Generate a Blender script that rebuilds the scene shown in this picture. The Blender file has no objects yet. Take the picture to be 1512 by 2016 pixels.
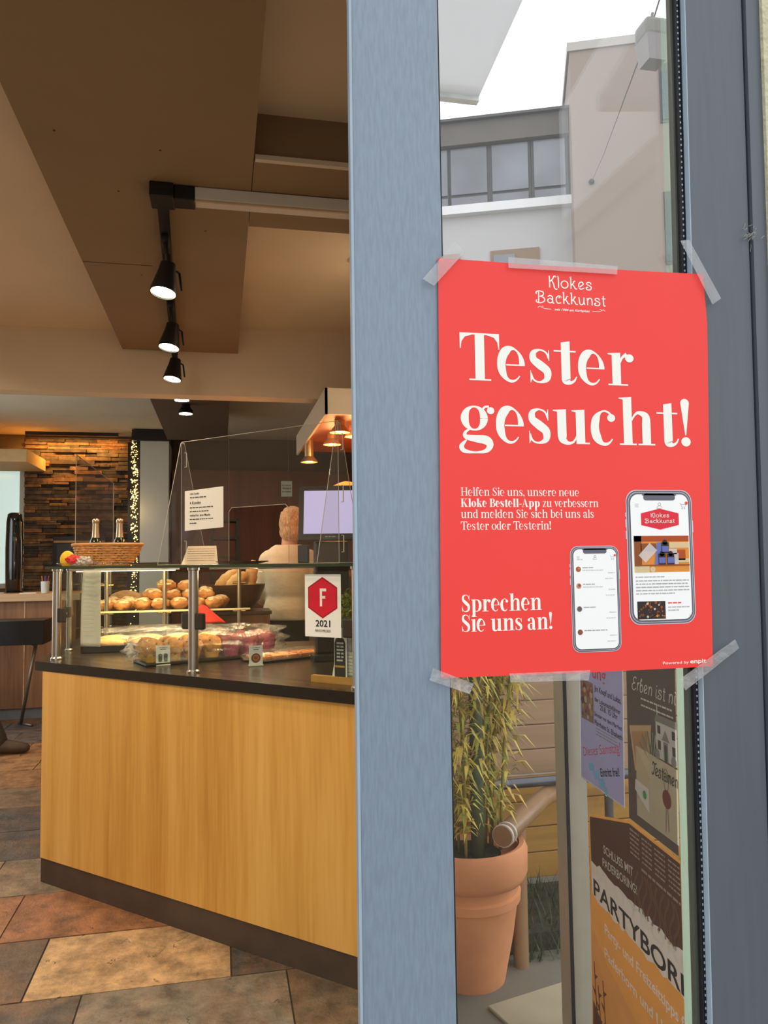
import bpy, bmesh, math, random
from mathutils import Vector, Matrix, noise as mnoise
random.seed(7)
C = bpy.context.scene.collection
PI = math.pi

# ------------------------------------------------------------------ camera, world, exposure
# World axes follow the shop: X along the shop front, Y into the shop, Z up.
FPIX, CAM_Z = 1515.0, 1.38
pitch, roll, yaw = math.radians(3.63), math.radians(0.80), math.radians(12.0)
fw = Vector((0, math.cos(pitch), math.sin(pitch)))
u0 = Vector((0, -math.sin(pitch), math.cos(pitch)))
r0 = Vector((1, 0, 0))
rt = math.cos(roll) * r0 - math.sin(roll) * u0
up = math.sin(roll) * r0 + math.cos(roll) * u0
Rz = Matrix.Rotation(-yaw, 3, 'Z')
fw, rt, up = Rz @ fw, Rz @ rt, Rz @ up
cam_d = bpy.data.cameras.new('camera')
cam_d.sensor_fit = 'VERTICAL'; cam_d.sensor_height = 36.0
cam_d.lens = FPIX / 2016.0 * 36.0
cam_d.clip_start = 0.02; cam_d.clip_end = 300
cam = bpy.data.objects.new('camera', cam_d); C.objects.link(cam)
cam.matrix_world = Matrix(((rt.x, up.x, -fw.x, 0), (rt.y, up.y, -fw.y, 0), (rt.z, up.z, -fw.z, CAM_Z), (0, 0, 0, 1)))
sc = bpy.context.scene
sc.camera = cam
vs = sc.view_settings
vs.view_transform = 'Standard'; vs.look = 'None'; vs.gamma = 1.0; vs.exposure = 0.0; vs.use_curve_mapping = False
sc.cycles.max_bounces = 10; sc.cycles.transparent_max_bounces = 24
sc.cycles.sample_clamp_indirect = 6.0
sc.cycles.use_denoising = True

world = bpy.data.worlds.new('overcast'); sc.world = world; world.use_nodes = True
wb = world.node_tree.nodes['Background']
wb.inputs[0].default_value = (0.93, 0.97, 1.0, 1); wb.inputs[1].default_value = 1.63
WARM = (1.0, 0.81, 0.57)

# ------------------------------------------------------------------ helpers
def S(r, g, b):
    f = lambda c: (c / 255 / 12.92) if c / 255 <= 0.04045 else ((c / 255 + 0.055) / 1.055) ** 2.4
    return (f(r), f(g), f(b))

def new_mat(name):
    m = bpy.data.materials.new(name); m.use_nodes = True
    nt = m.node_tree
    return m, nt, nt.nodes['Principled BSDF']

def pmat(name, col, rough=0.6, metal=0.0, var=0.12, scale=18.0, stretch=(1, 1, 1), bump=0.0, bscale=None, spec=0.5, coat=0.0, col2=None):
    """Principled surface with procedural noise variation and bump."""
    m, nt, b = new_mat(name)
    tc = nt.nodes.new('ShaderNodeTexCoord'); mp = nt.nodes.new('ShaderNodeMapping')
    mp.inputs['Scale'].default_value = stretch
    nt.links.new(tc.outputs['Object'], mp.inputs['Vector'])
    nz = nt.nodes.new('ShaderNodeTexNoise'); nz.inputs['Scale'].default_value = scale; nz.inputs['Detail'].default_value = 6
    nt.links.new(mp.outputs[0], nz.inputs['Vector'])
    cr = nt.nodes.new('ShaderNodeValToRGB')
    c2 = col2 if col2 else tuple(min(1, c * (1 + var)) for c in col)
    c1 = col if col2 else tuple(c * (1 - var) for c in col)
    cr.color_ramp.elements[0].color = (*c1, 1); cr.color_ramp.elements[1].color = (*c2, 1)
    cr.color_ramp.elements[0].position = 0.32; cr.color_ramp.elements[1].position = 0.68
    nt.links.new(nz.outputs['Fac'], cr.inputs['Fac']); nt.links.new(cr.outputs[0], b.inputs['Base Color'])
    b.inputs['Roughness'].default_value = rough; b.inputs['Metallic'].default_value = metal
    b.inputs['Specular IOR Level'].default_value = spec; b.inputs['Coat Weight'].default_value = coat
    if bump:
        n2 = nt.nodes.new('ShaderNodeTexNoise'); n2.inputs['Scale'].default_value = bscale or scale * 3; n2.inputs['Detail'].default_value = 5
        nt.links.new(mp.outputs[0], n2.inputs['Vector'])
        bp = nt.nodes.new('ShaderNodeBump'); bp.inputs['Strength'].default_value = bump; bp.inputs['Distance'].default_value = 0.01
        nt.links.new(n2.outputs['Fac'], bp.inputs['Height']); nt.links.new(bp.outputs[0], b.inputs['Normal'])
    return m

def emat(name, col, strength):
    m, nt, b = new_mat(name)
    b.inputs['Base Color'].default_value = (*col, 1)
    b.inputs['Emission Color'].default_value = (*col, 1); b.inputs['Emission Strength'].default_value = strength
    return m

def clear_mat(name, tint=(1, 1, 1), base=0.04, edge=0.8, rough=0.02, bump=0.0, bscale=30, veil=0.0, veilcol=(1, 1, 1)):
    """Thin clear sheet: mostly transparent, mirror reflection growing towards grazing view."""
    m = bpy.data.materials.new(name); m.use_nodes = True; nt = m.node_tree; nt.nodes.clear()
    o = nt.nodes.new('ShaderNodeOutputMaterial'); t = nt.nodes.new('ShaderNodeBsdfTransparent'); g = nt.nodes.new('ShaderNodeBsdfGlossy')
    t.inputs[0].default_value = (*tint, 1); g.inputs['Roughness'].default_value = rough
    lw = nt.nodes.new('ShaderNodeLayerWeight'); lw.inputs['Blend'].default_value = 0.5
    pw = nt.nodes.new('ShaderNodeMath'); pw.operation = 'POWER'; pw.inputs[1].default_value = 5
    ma = nt.nodes.new('ShaderNodeMath'); ma.operation = 'MULTIPLY_ADD'; ma.inputs[1].default_value = edge; ma.inputs[2].default_value = base
    nt.links.new(lw.outputs['Facing'], pw.inputs[0]); nt.links.new(pw.outputs[0], ma.inputs[0])
    mx = nt.nodes.new('ShaderNodeMixShader'); nt.links.new(ma.outputs[0], mx.inputs[0])
    nt.links.new(t.outputs[0], mx.inputs[1]); nt.links.new(g.outputs[0], mx.inputs[2])
    last = mx
    if bump:
        tc = nt.nodes.new('ShaderNodeTexCoord'); nz = nt.nodes.new('ShaderNodeTexNoise'); nz.inputs['Scale'].default_value = bscale; nz.inputs['Detail'].default_value = 4
        nt.links.new(tc.outputs['Object'], nz.inputs['Vector'])
        bp = nt.nodes.new('ShaderNodeBump'); bp.inputs['Strength'].default_value = bump; bp.inputs['Distance'].default_value = 0.02
        nt.links.new(nz.outputs['Fac'], bp.inputs['Height']); nt.links.new(bp.outputs[0], g.inputs['Normal']); nt.links.new(bp.outputs[0], lw.inputs['Normal'])
    if veil:
        d = nt.nodes.new('ShaderNodeBsdfDiffuse'); d.inputs[0].default_value = (*veilcol, 1)
        tr = nt.nodes.new('ShaderNodeBsdfTranslucent'); tr.inputs[0].default_value = (*veilcol, 1)
        ad = nt.nodes.new('ShaderNodeMixShader'); ad.inputs[0].default_value = 0.4
        nt.links.new(d.outputs[0], ad.inputs[1]); nt.links.new(tr.outputs[0], ad.inputs[2])
        m2 = nt.nodes.new('ShaderNodeMixShader'); m2.inputs[0].default_value = veil
        nt.links.new(mx.outputs[0], m2.inputs[1]); nt.links.new(ad.outputs[0], m2.inputs[2]); last = m2
    nt.links.new(last.outputs[0], o.inputs[0])
    return m

def wood_mat(name, c1, c2, c3, scale=9.0, axis='Z', rough=0.4, plank=0.12, along=(-0.70, 0.71, 0)):
    """Long grain along one axis, with planks of slightly different tone."""
    m, nt, b = new_mat(name)
    tc = nt.nodes.new('ShaderNodeTexCoord'); mp = nt.nodes.new('ShaderNodeMapping')
    st = {'Z': (1, 1, 0.05), 'X': (0.05, 1, 1), 'Y': (1, 0.05, 1)}[axis]
    mp.inputs['Scale'].default_value = st
    nt.links.new(tc.outputs['Object'], mp.inputs['Vector'])
    n1 = nt.nodes.new('ShaderNodeTexNoise'); n1.inputs['Scale'].default_value = scale; n1.inputs['Detail'].default_value = 4; n1.inputs['Distortion'].default_value = 0.6
    n2 = nt.nodes.new('ShaderNodeTexNoise'); n2.inputs['Scale'].default_value = scale * 9; n2.inputs['Detail'].default_value = 6
    if axis != 'Z': along = (0, 0.0, 1)
    dt = nt.nodes.new('ShaderNodeVectorMath'); dt.operation = 'DOT_PRODUCT'; dt.inputs[1].default_value = tuple(q / plank for q in along)
    nt.links.new(tc.outputs['Object'], dt.inputs[0])
    fl_ = nt.nodes.new('ShaderNodeMath'); fl_.operation = 'FLOOR'; nt.links.new(dt.outputs['Value'], fl_.inputs[0])
    n3 = nt.nodes.new('ShaderNodeTexWhiteNoise'); n3.noise_dimensions = '1D'; nt.links.new(fl_.outputs[0], n3.inputs['W'])
    nt.links.new(mp.outputs[0], n1.inputs['Vector']); nt.links.new(mp.outputs[0], n2.inputs['Vector'])
    cr = nt.nodes.new('ShaderNodeValToRGB'); e = cr.color_ramp.elements
    e[0].color = (*c1, 1); e[0].position = 0.3; e[1].color = (*c3, 1); e[1].position = 0.72
    k = e.new(0.5); k.color = (*c2, 1)
    mx = nt.nodes.new('ShaderNodeMath'); mx.operation = 'MULTIPLY_ADD'; mx.inputs[1].default_value = 0.35
    nt.links.new(n2.outputs['Fac'], mx.inputs[0])
    sb = nt.nodes.new('ShaderNodeMath'); sb.operation = 'MULTIPLY'; sb.inputs[1].default_value = 0.65
    nt.links.new(n1.outputs['Fac'], sb.inputs[0]); nt.links.new(sb.outputs[0], mx.inputs[2])
    ad = nt.nodes.new('ShaderNodeMath'); ad.operation = 'MULTIPLY_ADD'; ad.inputs[1].default_value = 0.16
    nt.links.new(n3.outputs['Value'], ad.inputs[0]); nt.links.new(mx.outputs[0], ad.inputs[2])
    s2 = nt.nodes.new('ShaderNodeMath'); s2.operation = 'SUBTRACT'; s2.inputs[1].default_value = 0.08
    nt.links.new(ad.outputs[0], s2.inputs[0]); nt.links.new(s2.outputs[0], cr.inputs['Fac'])
    nt.links.new(cr.outputs[0], b.inputs['Base Color']); b.inputs['Roughness'].default_value = rough
    bp = nt.nodes.new('ShaderNodeBump'); bp.inputs['Strength'].default_value = 0.06; bp.inputs['Distance'].default_value = 0.004
    nt.links.new(n2.outputs['Fac'], bp.inputs['Height']); nt.links.new(bp.outputs[0], b.inputs['Normal'])
    return m

def attr_mat(name, rough=0.6, bump=0.3, scale=9.0, second=None, amount=0.5, spec=0.4, s_scale=3.0, cracks=False):
    """Colour per tile or stone from the mesh's own stone colours, broken up by noise."""
    m, nt, b = new_mat(name)
    at = nt.nodes.new('ShaderNodeAttribute'); at.attribute_name = 'tone'
    tc = nt.nodes.new('ShaderNodeTexCoord')
    nz = nt.nodes.new('ShaderNodeTexNoise'); nz.inputs['Scale'].default_value = s_scale; nz.inputs['Detail'].default_value = 8; nz.inputs['Roughness'].default_value = 0.65; nz.inputs['Distortion'].default_value = 0.8
    nt.links.new(tc.outputs['Object'], nz.inputs['Vector'])
    rp = nt.nodes.new('ShaderNodeValToRGB'); rp.color_ramp.elements[0].position = 0.42; rp.color_ramp.elements[1].position = 0.66
    rp.color_ramp.elements[1].color = (amount, amount, amount, 1)
    nt.links.new(nz.outputs['Fac'], rp.inputs['Fac'])
    mx = nt.nodes.new('ShaderNodeMixRGB'); nt.links.new(rp.outputs[0], mx.inputs[0]); nt.links.new(at.outputs['Color'], mx.inputs[1])
    mx.inputs[2].default_value = (*(second or (0.2, 0.12, 0.06)), 1)
    n2 = nt.nodes.new('ShaderNodeTexNoise'); n2.inputs['Scale'].default_value = scale; n2.inputs['Detail'].default_value = 10; n2.inputs['Roughness'].default_value = 0.7
    nt.links.new(tc.outputs['Object'], n2.inputs['Vector'])
    r2 = nt.nodes.new('ShaderNodeValToRGB'); r2.color_ramp.elements[0].color = (0.38, 0.37, 0.36, 1); r2.color_ramp.elements[0].position = 0.33
    r2.color_ramp.elements[1].color = (1.3, 1.27, 1.2, 1); r2.color_ramp.elements[1].position = 0.64
    nt.links.new(n2.outputs['Fac'], r2.inputs['Fac'])
    ml = nt.nodes.new('ShaderNodeMixRGB'); ml.blend_type = 'MULTIPLY'; ml.inputs[0].default_value = 1
    nt.links.new(mx.outputs[0], ml.inputs[1]); nt.links.new(r2.outputs[0], ml.inputs[2])
    out = ml.outputs[0]
    if cracks:
        # short dark splits in the slate: warped cell borders, kept only in patches
        va = nt.nodes.new('ShaderNodeVectorMath'); va.operation = 'MULTIPLY_ADD'; va.inputs[1].default_value = (0.10, 0.10, 0.10)
        nt.links.new(n2.outputs['Color'], va.inputs[0]); nt.links.new(tc.outputs['Object'], va.inputs[2])
        vo = nt.nodes.new('ShaderNodeTexVoronoi'); vo.feature = 'DISTANCE_TO_EDGE'; vo.inputs['Scale'].default_value = 6.5; nt.links.new(va.outputs[0], vo.inputs['Vector'])
        c1 = nt.nodes.new('ShaderNodeMath'); c1.operation = 'LESS_THAN'; c1.inputs[1].default_value = 0.008; nt.links.new(vo.outputs['Distance'], c1.inputs[0])
        n4 = nt.nodes.new('ShaderNodeTexNoise'); n4.inputs['Scale'].default_value = 9.0; n4.inputs['Detail'].default_value = 3; nt.links.new(tc.outputs['Object'], n4.inputs['Vector'])
        c2 = nt.nodes.new('ShaderNodeMath'); c2.operation = 'GREATER_THAN'; c2.inputs[1].default_value = 0.60; nt.links.new(n4.outputs['Fac'], c2.inputs[0])
        c3 = nt.nodes.new('ShaderNodeMath'); c3.operation = 'MULTIPLY'; nt.links.new(c1.outputs[0], c3.inputs[0]); nt.links.new(c2.outputs[0], c3.inputs[1])
        mc = nt.nodes.new('ShaderNodeMixRGB'); mc.inputs[2].default_value = (0.02, 0.016, 0.012, 1); nt.links.new(c3.outputs[0], mc.inputs[0]); nt.links.new(out, mc.inputs[1]); out = mc.outputs[0]
    nt.links.new(out, b.inputs['Base Color']); b.inputs['Roughness'].default_value = rough; b.inputs['Specular IOR Level'].default_value = spec
    bp = nt.nodes.new('ShaderNodeBump'); bp.inputs['Strength'].default_value = bump; bp.inputs['Distance'].default_value = 0.02
    nt.links.new(n2.outputs['Fac'], bp.inputs['Height']); nt.links.new(bp.outputs[0], b.inputs['Normal'])
    return m

ORG = {}
class MB:
    """Collects shapes and links them as ONE mesh object."""
    def __init__(s): s.v = []; s.f = []; s.m = []; s.c = []
    def add(s, verts, faces, mi=0, col=None):
        o = len(s.v); s.v += [tuple(p) for p in verts]
        for f in faces: s.f.append([i + o for i in f]); s.m.append(mi); s.c.append(col)
        return s
    def box(s, x0, y0, z0, x1, y1, z1, mi=0, bev=0.0, col=None, rot=0, tilt=None):
        bm = bmesh.new(); bmesh.ops.create_cube(bm, size=1)
        M = Matrix.Translation(((x0 + x1) / 2, (y0 + y1) / 2, (z0 + z1) / 2))
        if rot: M = M @ Matrix.Rotation(rot, 4, 'Z')
        if tilt: M = M @ tilt
        bmesh.ops.scale(bm, vec=(abs(x1 - x0), abs(y1 - y0), abs(z1 - z0)), verts=bm.verts)
        if bev: bmesh.ops.bevel(bm, geom=bm.edges[:], offset=bev, segments=2, profile=0.6, affect='EDGES')
        bm.transform(M); s.bm(bm, mi, col); return s
    def bm(s, bm, mi=0, col=None):
        bm.verts.index_update()
        s.add([v.co[:] for v in bm.verts], [[v.index for v in f.verts] for f in bm.faces], mi, col); bm.free(); return s
    def prism(s, poly, z0, z1, mi=0, col=None):
        n = len(poly)
        vs_ = [(x, y, z0) for x, y in poly] + [(x, y, z1) for x, y in poly]
        fs = [list(range(n))[::-1], list(range(n, 2 * n))] + [[i, (i + 1) % n, n + (i + 1) % n, n + i] for i in range(n)]
        return s.add(vs_, fs, mi, col)
    def slab(s, p0, p1, th, z0, z1, mi=0):
        """upright panel between two plan points"""
        d = Vector((p1[0] - p0[0], p1[1] - p0[1])).normalized(); n = Vector((-d.y, d.x)) * th / 2
        return s.prism([(p0[0] - n.x, p0[1] - n.y), (p1[0] - n.x, p1[1] - n.y), (p1[0] + n.x, p1[1] + n.y), (p0[0] + n.x, p0[1] + n.y)], z0, z1, mi)
    def tube(s, pts, r, seg=12, mi=0, cap=True):
        pts = [Vector(p) for p in pts]; n = len(pts)
        rs = r if isinstance(r, (list, tuple)) else [r] * n
        rings = []; prev = None
        for i, p in enumerate(pts):
            t = (pts[min(i + 1, n - 1)] - pts[max(i - 1, 0)]).normalized()
            if prev is None:
                a = Vector((0, 0, 1)) if abs(t.z) < 0.9 else Vector((1, 0, 0)); x = t.cross(a).normalized()
            else:
                x = (prev - t * prev.dot(t)).normalized()
            prev = x; y = t.cross(x)
            rings.append([p + (x * math.cos(2 * PI * k / seg) + y * math.sin(2 * PI * k / seg)) * rs[i] for k in range(seg)])
        vs_ = [q for R_ in rings for q in R_]; fs = []
        for i in range(n - 1):
            for k in range(seg): fs.append([i * seg + k, i * seg + (k + 1) % seg, (i + 1) * seg + (k + 1) % seg, (i + 1) * seg + k])
        if cap: fs += [list(range(seg))[::-1], list(range((n - 1) * seg, n * seg))]
        return s.add(vs_, fs, mi)
    def lathe(s, prof, c=(0, 0, 0), seg=24, mi=0, M=None, sx=1, sy=1):
        vs_ = []; n = len(prof)
        for r, z in prof:
            for k in range(seg):
                p = Vector((r * math.cos(2 * PI * k / seg) * sx, r * math.sin(2 * PI * k / seg) * sy, z))
                if M: p = M @ p
                vs_.append((p.x + c[0], p.y + c[1], p.z + c[2]))
        fs = []
        for i in range(n - 1):
            for k in range(seg): fs.append([i * seg + k, i * seg + (k + 1) % seg, (i + 1) * seg + (k + 1) % seg, (i + 1) * seg + k])
        fs += [list(range(seg))[::-1], list(range((n - 1) * seg, n * seg))]
        return s.add(vs_, fs, mi)
    def blob(s, c, rx, ry, rz, mi=0, amp=0.0, freq=8.0, sub=3, rot=0, seed=0, flat=None, power=None):
        bm = bmesh.new(); bmesh.ops.create_icosphere(bm, subdivisions=sub, radius=1)
        R_ = Matrix.Rotation(rot, 3, 'Z')
        for v in bm.verts:
            p = v.co.copy()
            if power:
                k = (abs(p.x) ** power + abs(p.y) ** power + abs(p.z) ** power) ** (-1.0 / power); p = p * k
            d = 1 + amp * mnoise.noise(p * freq * 0.3 + Vector((seed, seed * 1.7, 0)))
            q = Vector((p.x * rx * d, p.y * ry * d, p.z * rz * d))
            if flat is not None and q.z < flat: q.z = flat
            v.co = R_ @ q + Vector(c)
        return s.bm(bm, mi)
    def build(s, name, mats, parent=None, smooth=False, kind=None, angle=None):
        me = bpy.data.meshes.new(name)
        off = ORG.get(parent.name, Vector((0, 0, 0))) if parent else Vector((0, 0, 0))
        me.from_pydata([(x - off.x, y - off.y, z - off.z) for x, y, z in s.v], [], s.f)
        mats = mats if isinstance(mats, (list, tuple)) else [mats]
        for m in mats: me.materials.append(m)
        me.polygons.foreach_set('material_index', s.m)
        if any(c is not None for c in s.c):
            ca = me.color_attributes.new('tone', 'FLOAT_COLOR', 'CORNER')
            for p in me.polygons:
                c = s.c[p.index] or (0.3, 0.3, 0.3)
                for li in p.loop_indices: ca.data[li].color = (*c, 1)
        if smooth:
            me.polygons.foreach_set('use_smooth', [True] * len(me.polygons))
            if angle: me.set_sharp_from_angle(angle=math.radians(angle))
        me.update(); me.validate()
        o = bpy.data.objects.new(name, me); C.objects.link(o)
        if parent: o.parent = parent
        ORG[o.name] = off.copy()
        if kind: o['kind'] = kind
        return o

def tag(o, label, cat, group=None):
    o['label'] = label; o['category'] = cat
    if group: o['group'] = group
    return o
def thing(name, label, cat, loc=(0, 0, 0), group=None):
    o = bpy.data.objects.new(name, None); C.objects.link(o); o.location = loc; o.empty_display_size = 0.05
    ORG[o.name] = Vector(loc)
    return tag(o, label, cat, group)
def struct_root(name, loc=(0, 0, 0)):
    o = bpy.data.objects.new(name, None); C.objects.link(o); o.location = loc; o.empty_display_size = 0.05
    ORG[o.name] = Vector(loc); o['kind'] = 'structure'
    return o
def copy_thing(root, loc, label=None, rotz=0.0, scale=None):
    r = root.copy(); C.objects.link(r); r.location = loc; r.rotation_euler = (0, 0, rotz)
    if scale: r.scale = scale
    if label: r['label'] = label
    for ch in root.children:
        c = ch.copy(); C.objects.link(c); c.parent = r
        for g in ch.children:
            d = g.copy(); C.objects.link(d); d.parent = c
    return r
def lamp(name, kind, loc, energy, col=WARM, parent=None, aim=None, size=None, spot=None, size_y=None, blend=0.6):
    l = bpy.data.lights.new(name, kind); l.energy = energy; l.color = col
    if size is not None:
        if kind == 'AREA':
            l.size = size
            if size_y: l.shape = 'RECTANGLE'; l.size_y = size_y
        else: l.shadow_soft_size = size
    if spot: l.spot_size = math.radians(spot); l.spot_blend = blend
    o = bpy.data.objects.new(name, l); C.objects.link(o)
    off = ORG.get(parent.name, Vector((0, 0, 0))) if parent else Vector((0, 0, 0))
    o.location = Vector(loc) - off
    if aim: o.rotation_euler = (Vector(aim) - Vector(loc)).to_track_quat('-Z', 'Y').to_euler()
    if parent: o.parent = parent
    return o

def spline(pts, n=8):
    P = [Vector(p) for p in pts]; out = []
    for i in range(len(P) - 1):
        a = P[max(i - 1, 0)]; b = P[i]; c = P[i + 1]; d = P[min(i + 2, len(P) - 1)]
        for k in range(n):
            t = k / n
            out.append(0.5 * ((2 * b) + (c - a) * t + (2 * a - 5 * b + 4 * c - d) * t * t + (3 * b - a - 3 * c + d) * t ** 3))
    out.append(P[-1]); return out

# ------------------------------------------------------------------ lettering
class Poly(list):
    sid = 0
class G:
    """2-D glyph shapes as small polygons. x-height is 1; overlapping shapes of one glyph get their own print layer."""
    def __init__(s): s.p = []; s.n = 0
    def put(s, pts, new=True):
        if new: s.n += 1
        q = Poly(pts); q.sid = s.n; s.p.append(q); return s
    def R(s, x0, y0, x1, y1): return s.put([(x0, y0), (x1, y0), (x1, y1), (x0, y1)])
    def P(s, pts): return s.put(pts)
    def ball(s, x, y, r): return s.put([(x + r * math.cos(2 * PI * k / 20), y + r * math.sin(2 * PI * k / 20)) for k in range(20)])
    def ribbon(s, pts, ws):
        s.n += 1
        n = len(pts); L = []; Rr = []
        for i in range(n):
            a = Vector(pts[max(i - 1, 0)]); b = Vector(pts[min(i + 1, n - 1)]); d = (b - a)
            d = d.normalized() if d.length else Vector((1, 0)); q = Vector((-d.y, d.x)) * ws[i] / 2; p = Vector(pts[i])
            L.append(tuple(p + q)); Rr.append(tuple(p - q))
        for i in range(n - 1): s.put([L[i], Rr[i], Rr[i + 1], L[i + 1]], False)
        return s
    def curve(s, pts, ws, n=7):
        pp = spline([(*p, 0) for p in pts], n); W = spline([(w, 0, 0) for w in ws], n)
        return s.ribbon([(p.x, p.y) for p in pp], [max(0.015, w.x) for w in W])
    def arc(s, cx, cy, rx, ry, a0, a1, ws, n=32):
        pts = []; w2 = []
        m = len(ws) - 1
        for i in range(n + 1):
            t = i / n; a = math.radians(a0 + (a1 - a0) * t); pts.append((cx + rx * math.cos(a), cy + ry * math.sin(a)))
            k = min(int(t * m), m - 1); f = t * m - k; f = f * f * (3 - 2 * f); w2.append(ws[k] * (1 - f) + ws[k + 1] * f)
        return s.ribbon(pts, w2)

def serif(ch, w=0.25):
    """High-contrast display serif; returns (polygons, advance)."""
    g = G(); t = 0.05; sf = 0.045; h = w / 2; A = 1.40
    def stem(x, y0, y1): g.R(x - h, y0, x + h, y1)
    def foot(x, l=None, r=None): g.R(x - (l if l else h + .12), 0, x + (r if r else h + .12), sf)
    def head(x, y): g.P([(x - h - .12, y - sf * .4), (x + h, y + .01), (x + h, y - sf), (x - h, y - sf * 1.6), (x - h - .12, y - sf)])
    if ch == ' ': return [], 0.36
    if ch == 'T':
        stem(.53, 0, A); foot(.53, h + .17, h + .17); g.R(0, A - .05, 1.06, A)
        for sx in (1, -1):
            X = lambda x: .53 + sx * (x - .53)
            g.P([(X(0), A), (X(0), .93), (X(.022), .93), (X(.05), 1.14), (X(.14), 1.28), (X(.34), A - .05)])
        return g.p, 0.99
    if ch == 'e':
        rx = .36 - h * .62; g.arc(.37, .5, rx, .49, 0, 318, [w * .62, t, w, w * .9, .09, .035], 44); g.R(.22, .475, .37 + rx + w * .3, .515); return g.p, 0.80
    if ch == 's' or ch == 'S':
        k = A if ch == 'S' else 1.0; x = 1.25 if ch == 'S' else 1.0; W = w * (1.05 if ch == 'S' else 1)
        q = [(.55, .74), (.49, .91), (.32, .985), (.15, .90), (.14, .70), (.32, .53), (.51, .35), (.50, .11), (.31, .015), (.14, .08), (.07, .28)]
        g.curve([(a * x, b * k) for a, b in q], [.03, .05, .055, W * .6, W * .82, W * 1.0, W * .9, W * .65, .06, .05, .03])
        g.P([(.565 * x, .99 * k), (.58 * x, .99 * k), (.58 * x, .66 * k), (.565 * x, .66 * k), (.53 * x, .80 * k)])
        g.P([(.045 * x, .0), (.06 * x, .0), (.1 * x, .1 * k), (.06 * x, .36 * k), (.045 * x, .36 * k)]); return g.p, 0.68 * x
    if ch == 't':
        g.P([(.33 - h, .12), (.33 + h, .12), (.33 + h, 1.29), (.33 - h, 1.24)]); g.R(.0, .955, .62, 1.0)
        g.curve([(.33, .2), (.345, .08), (.45, .03), (.56, .09), (.63, .22)], [w, w * .95, .11, .06, .03]); return g.p, 0.67
    if ch == 'r':
        x = .12 + h; stem(x, 0, .99); foot(x, h + .12, h + .2); head(x, 1.0)
        g.curve([(x + h - .02, .70), (x + h + .06, .87), (x + h + .19, .965)], [.05, .07, .13]); g.ball(x + h + .26, .85, .125); return g.p, x + h + .42
    if ch == 'g':
        g.arc(.40, .68, .35 - h * .75, .33, 0, 360, [w * .85, t, w * .85, t, w * .85], 40)
        g.curve([(.58, .86), (.68, 1.0), (.80, 1.02)], [.05, .06, .06]); g.ball(.84, .905, .10)
        g.curve([(.27, .37), (.15, .27), (.17, .15), (.42, .10), (.70, .06), (.80, -.08), (.70, -.24), (.42, -.29), (.12, -.25), (.05, -.11), (.18, .06)], [.05, .08, .13, .2, w, w * .75, .12, .055, .12, w * .5, .04]); return g.p, 0.97
    if ch in 'uw':
        x = .12 + h; y = x + .52; stem(x, .2, .99); head(x, 1.0); stem(y, 0, .99); head(y, 1.0); g.R(y, 0, y + h + .13, sf)
        g.curve([(x, .3), (x + .02, .12), (x + .17, .02), (x + .32, .07), (y - h + .02, .24)], [w, w * .85, .10, .06, .04]); return g.p, y + h + .16
    if ch == 'c':
        g.arc(.38, .5, .36 - h * .6, .49, 50, 318, [.06, .05, w * .9, w, .1, .035], 40); g.ball(.57, .79, .115); return g.p, 0.77
    if ch in 'hn':
        x = .12 + h; y = x + .54; top = A + .02 if ch == 'h' else 1.0
        stem(x, 0, top - .02); foot(x); head(x, top); stem(y, 0, .66); foot(y)
        g.curve([(x + h - .02, .72), (x + h + .08, .89), (x + h + .2, .965), (y - .02, .87), (y, .62)], [.04, .06, .1, w * .85, w]); return g.p, y + h + .16
    if ch == 'm':
        x = .12 + h; stem(x, 0, .98); foot(x); head(x, 1.0)
        for k in (0, 1):
            y = x + .52; stem(y, 0, .66); foot(y)
            g.curve([(x + h - .02, .72), (x + h + .08, .89), (x + h + .19, .965), (y - .02, .87), (y, .62)], [.04, .06, .1, w * .85, w]); x = y
        return g.p, x + h + .16
    if ch == '!':
        g.ball(.15, A - .10, .13); g.P([(.02, A - .10), (.28, A - .10), (.165, .33), (.135, .33)]); g.ball(.15, .13, .14); return g.p, 0.34
    if ch == 'H':
        x = .12 + h; y = x + .72
        for q in (x, y): stem(q, 0, A); foot(q); g.R(q - h - .12, A - sf, q + h + .12, A)
        g.R(x, .68, y, .73); return g.p, y + h + .16
    if ch == 'l':
        x = .1 + h; stem(x, 0, A); foot(x, h + .1, h + .1); head(x, A + .02); return g.p, x + h + .12
    if ch == 'i':
        x = .1 + h; stem(x, 0, .98); foot(x, h + .1, h + .1); head(x, 1.0); g.ball(x, 1.30, .13); return g.p, x + h + .12
    if ch == 'f':
        x = .12 + h; stem(x, 0, 1.1); foot(x); g.R(0, .955, .56, 1.0)
        g.curve([(x, 1.0), (x + .03, 1.3), (x + .2, 1.42)], [w, w * .8, .1]); g.ball(x + .30, 1.31, .10); return g.p, .58
    if ch == 'o':
        g.arc(.40, .5, .38 - h * .7, .49, 0, 360, [w, t, w, t, w], 40); return g.p, 0.84
    if ch in 'pbd':
        x = .12 + h if ch != 'd' else .62
        if ch == 'p': stem(x, -.42, .98); g.R(x - h - .1, -.42, x + h + .12, -.42 + sf); head(x, 1.0)
        if ch == 'b': stem(x, 0, A); head(x, A + .02)
        if ch == 'd': stem(x, 0, A); head(x, A + .02); g.R(x, 0, x + h + .12, sf)
        sx = -1 if ch == 'd' else 1
        if sx > 0: g.arc(x + .24, .5, .32, .47, -130, 130, [.04, .07, w * .95, w * .95, .07, .04], 36)
        else: g.arc(x - .24, .5, .32, .47, 50, 310, [.04, .07, w * .95, w * .95, .07, .04], 36)
        return g.p, (x + .24 + .32 + h + .03) if sx > 0 else x + h + .15
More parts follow.
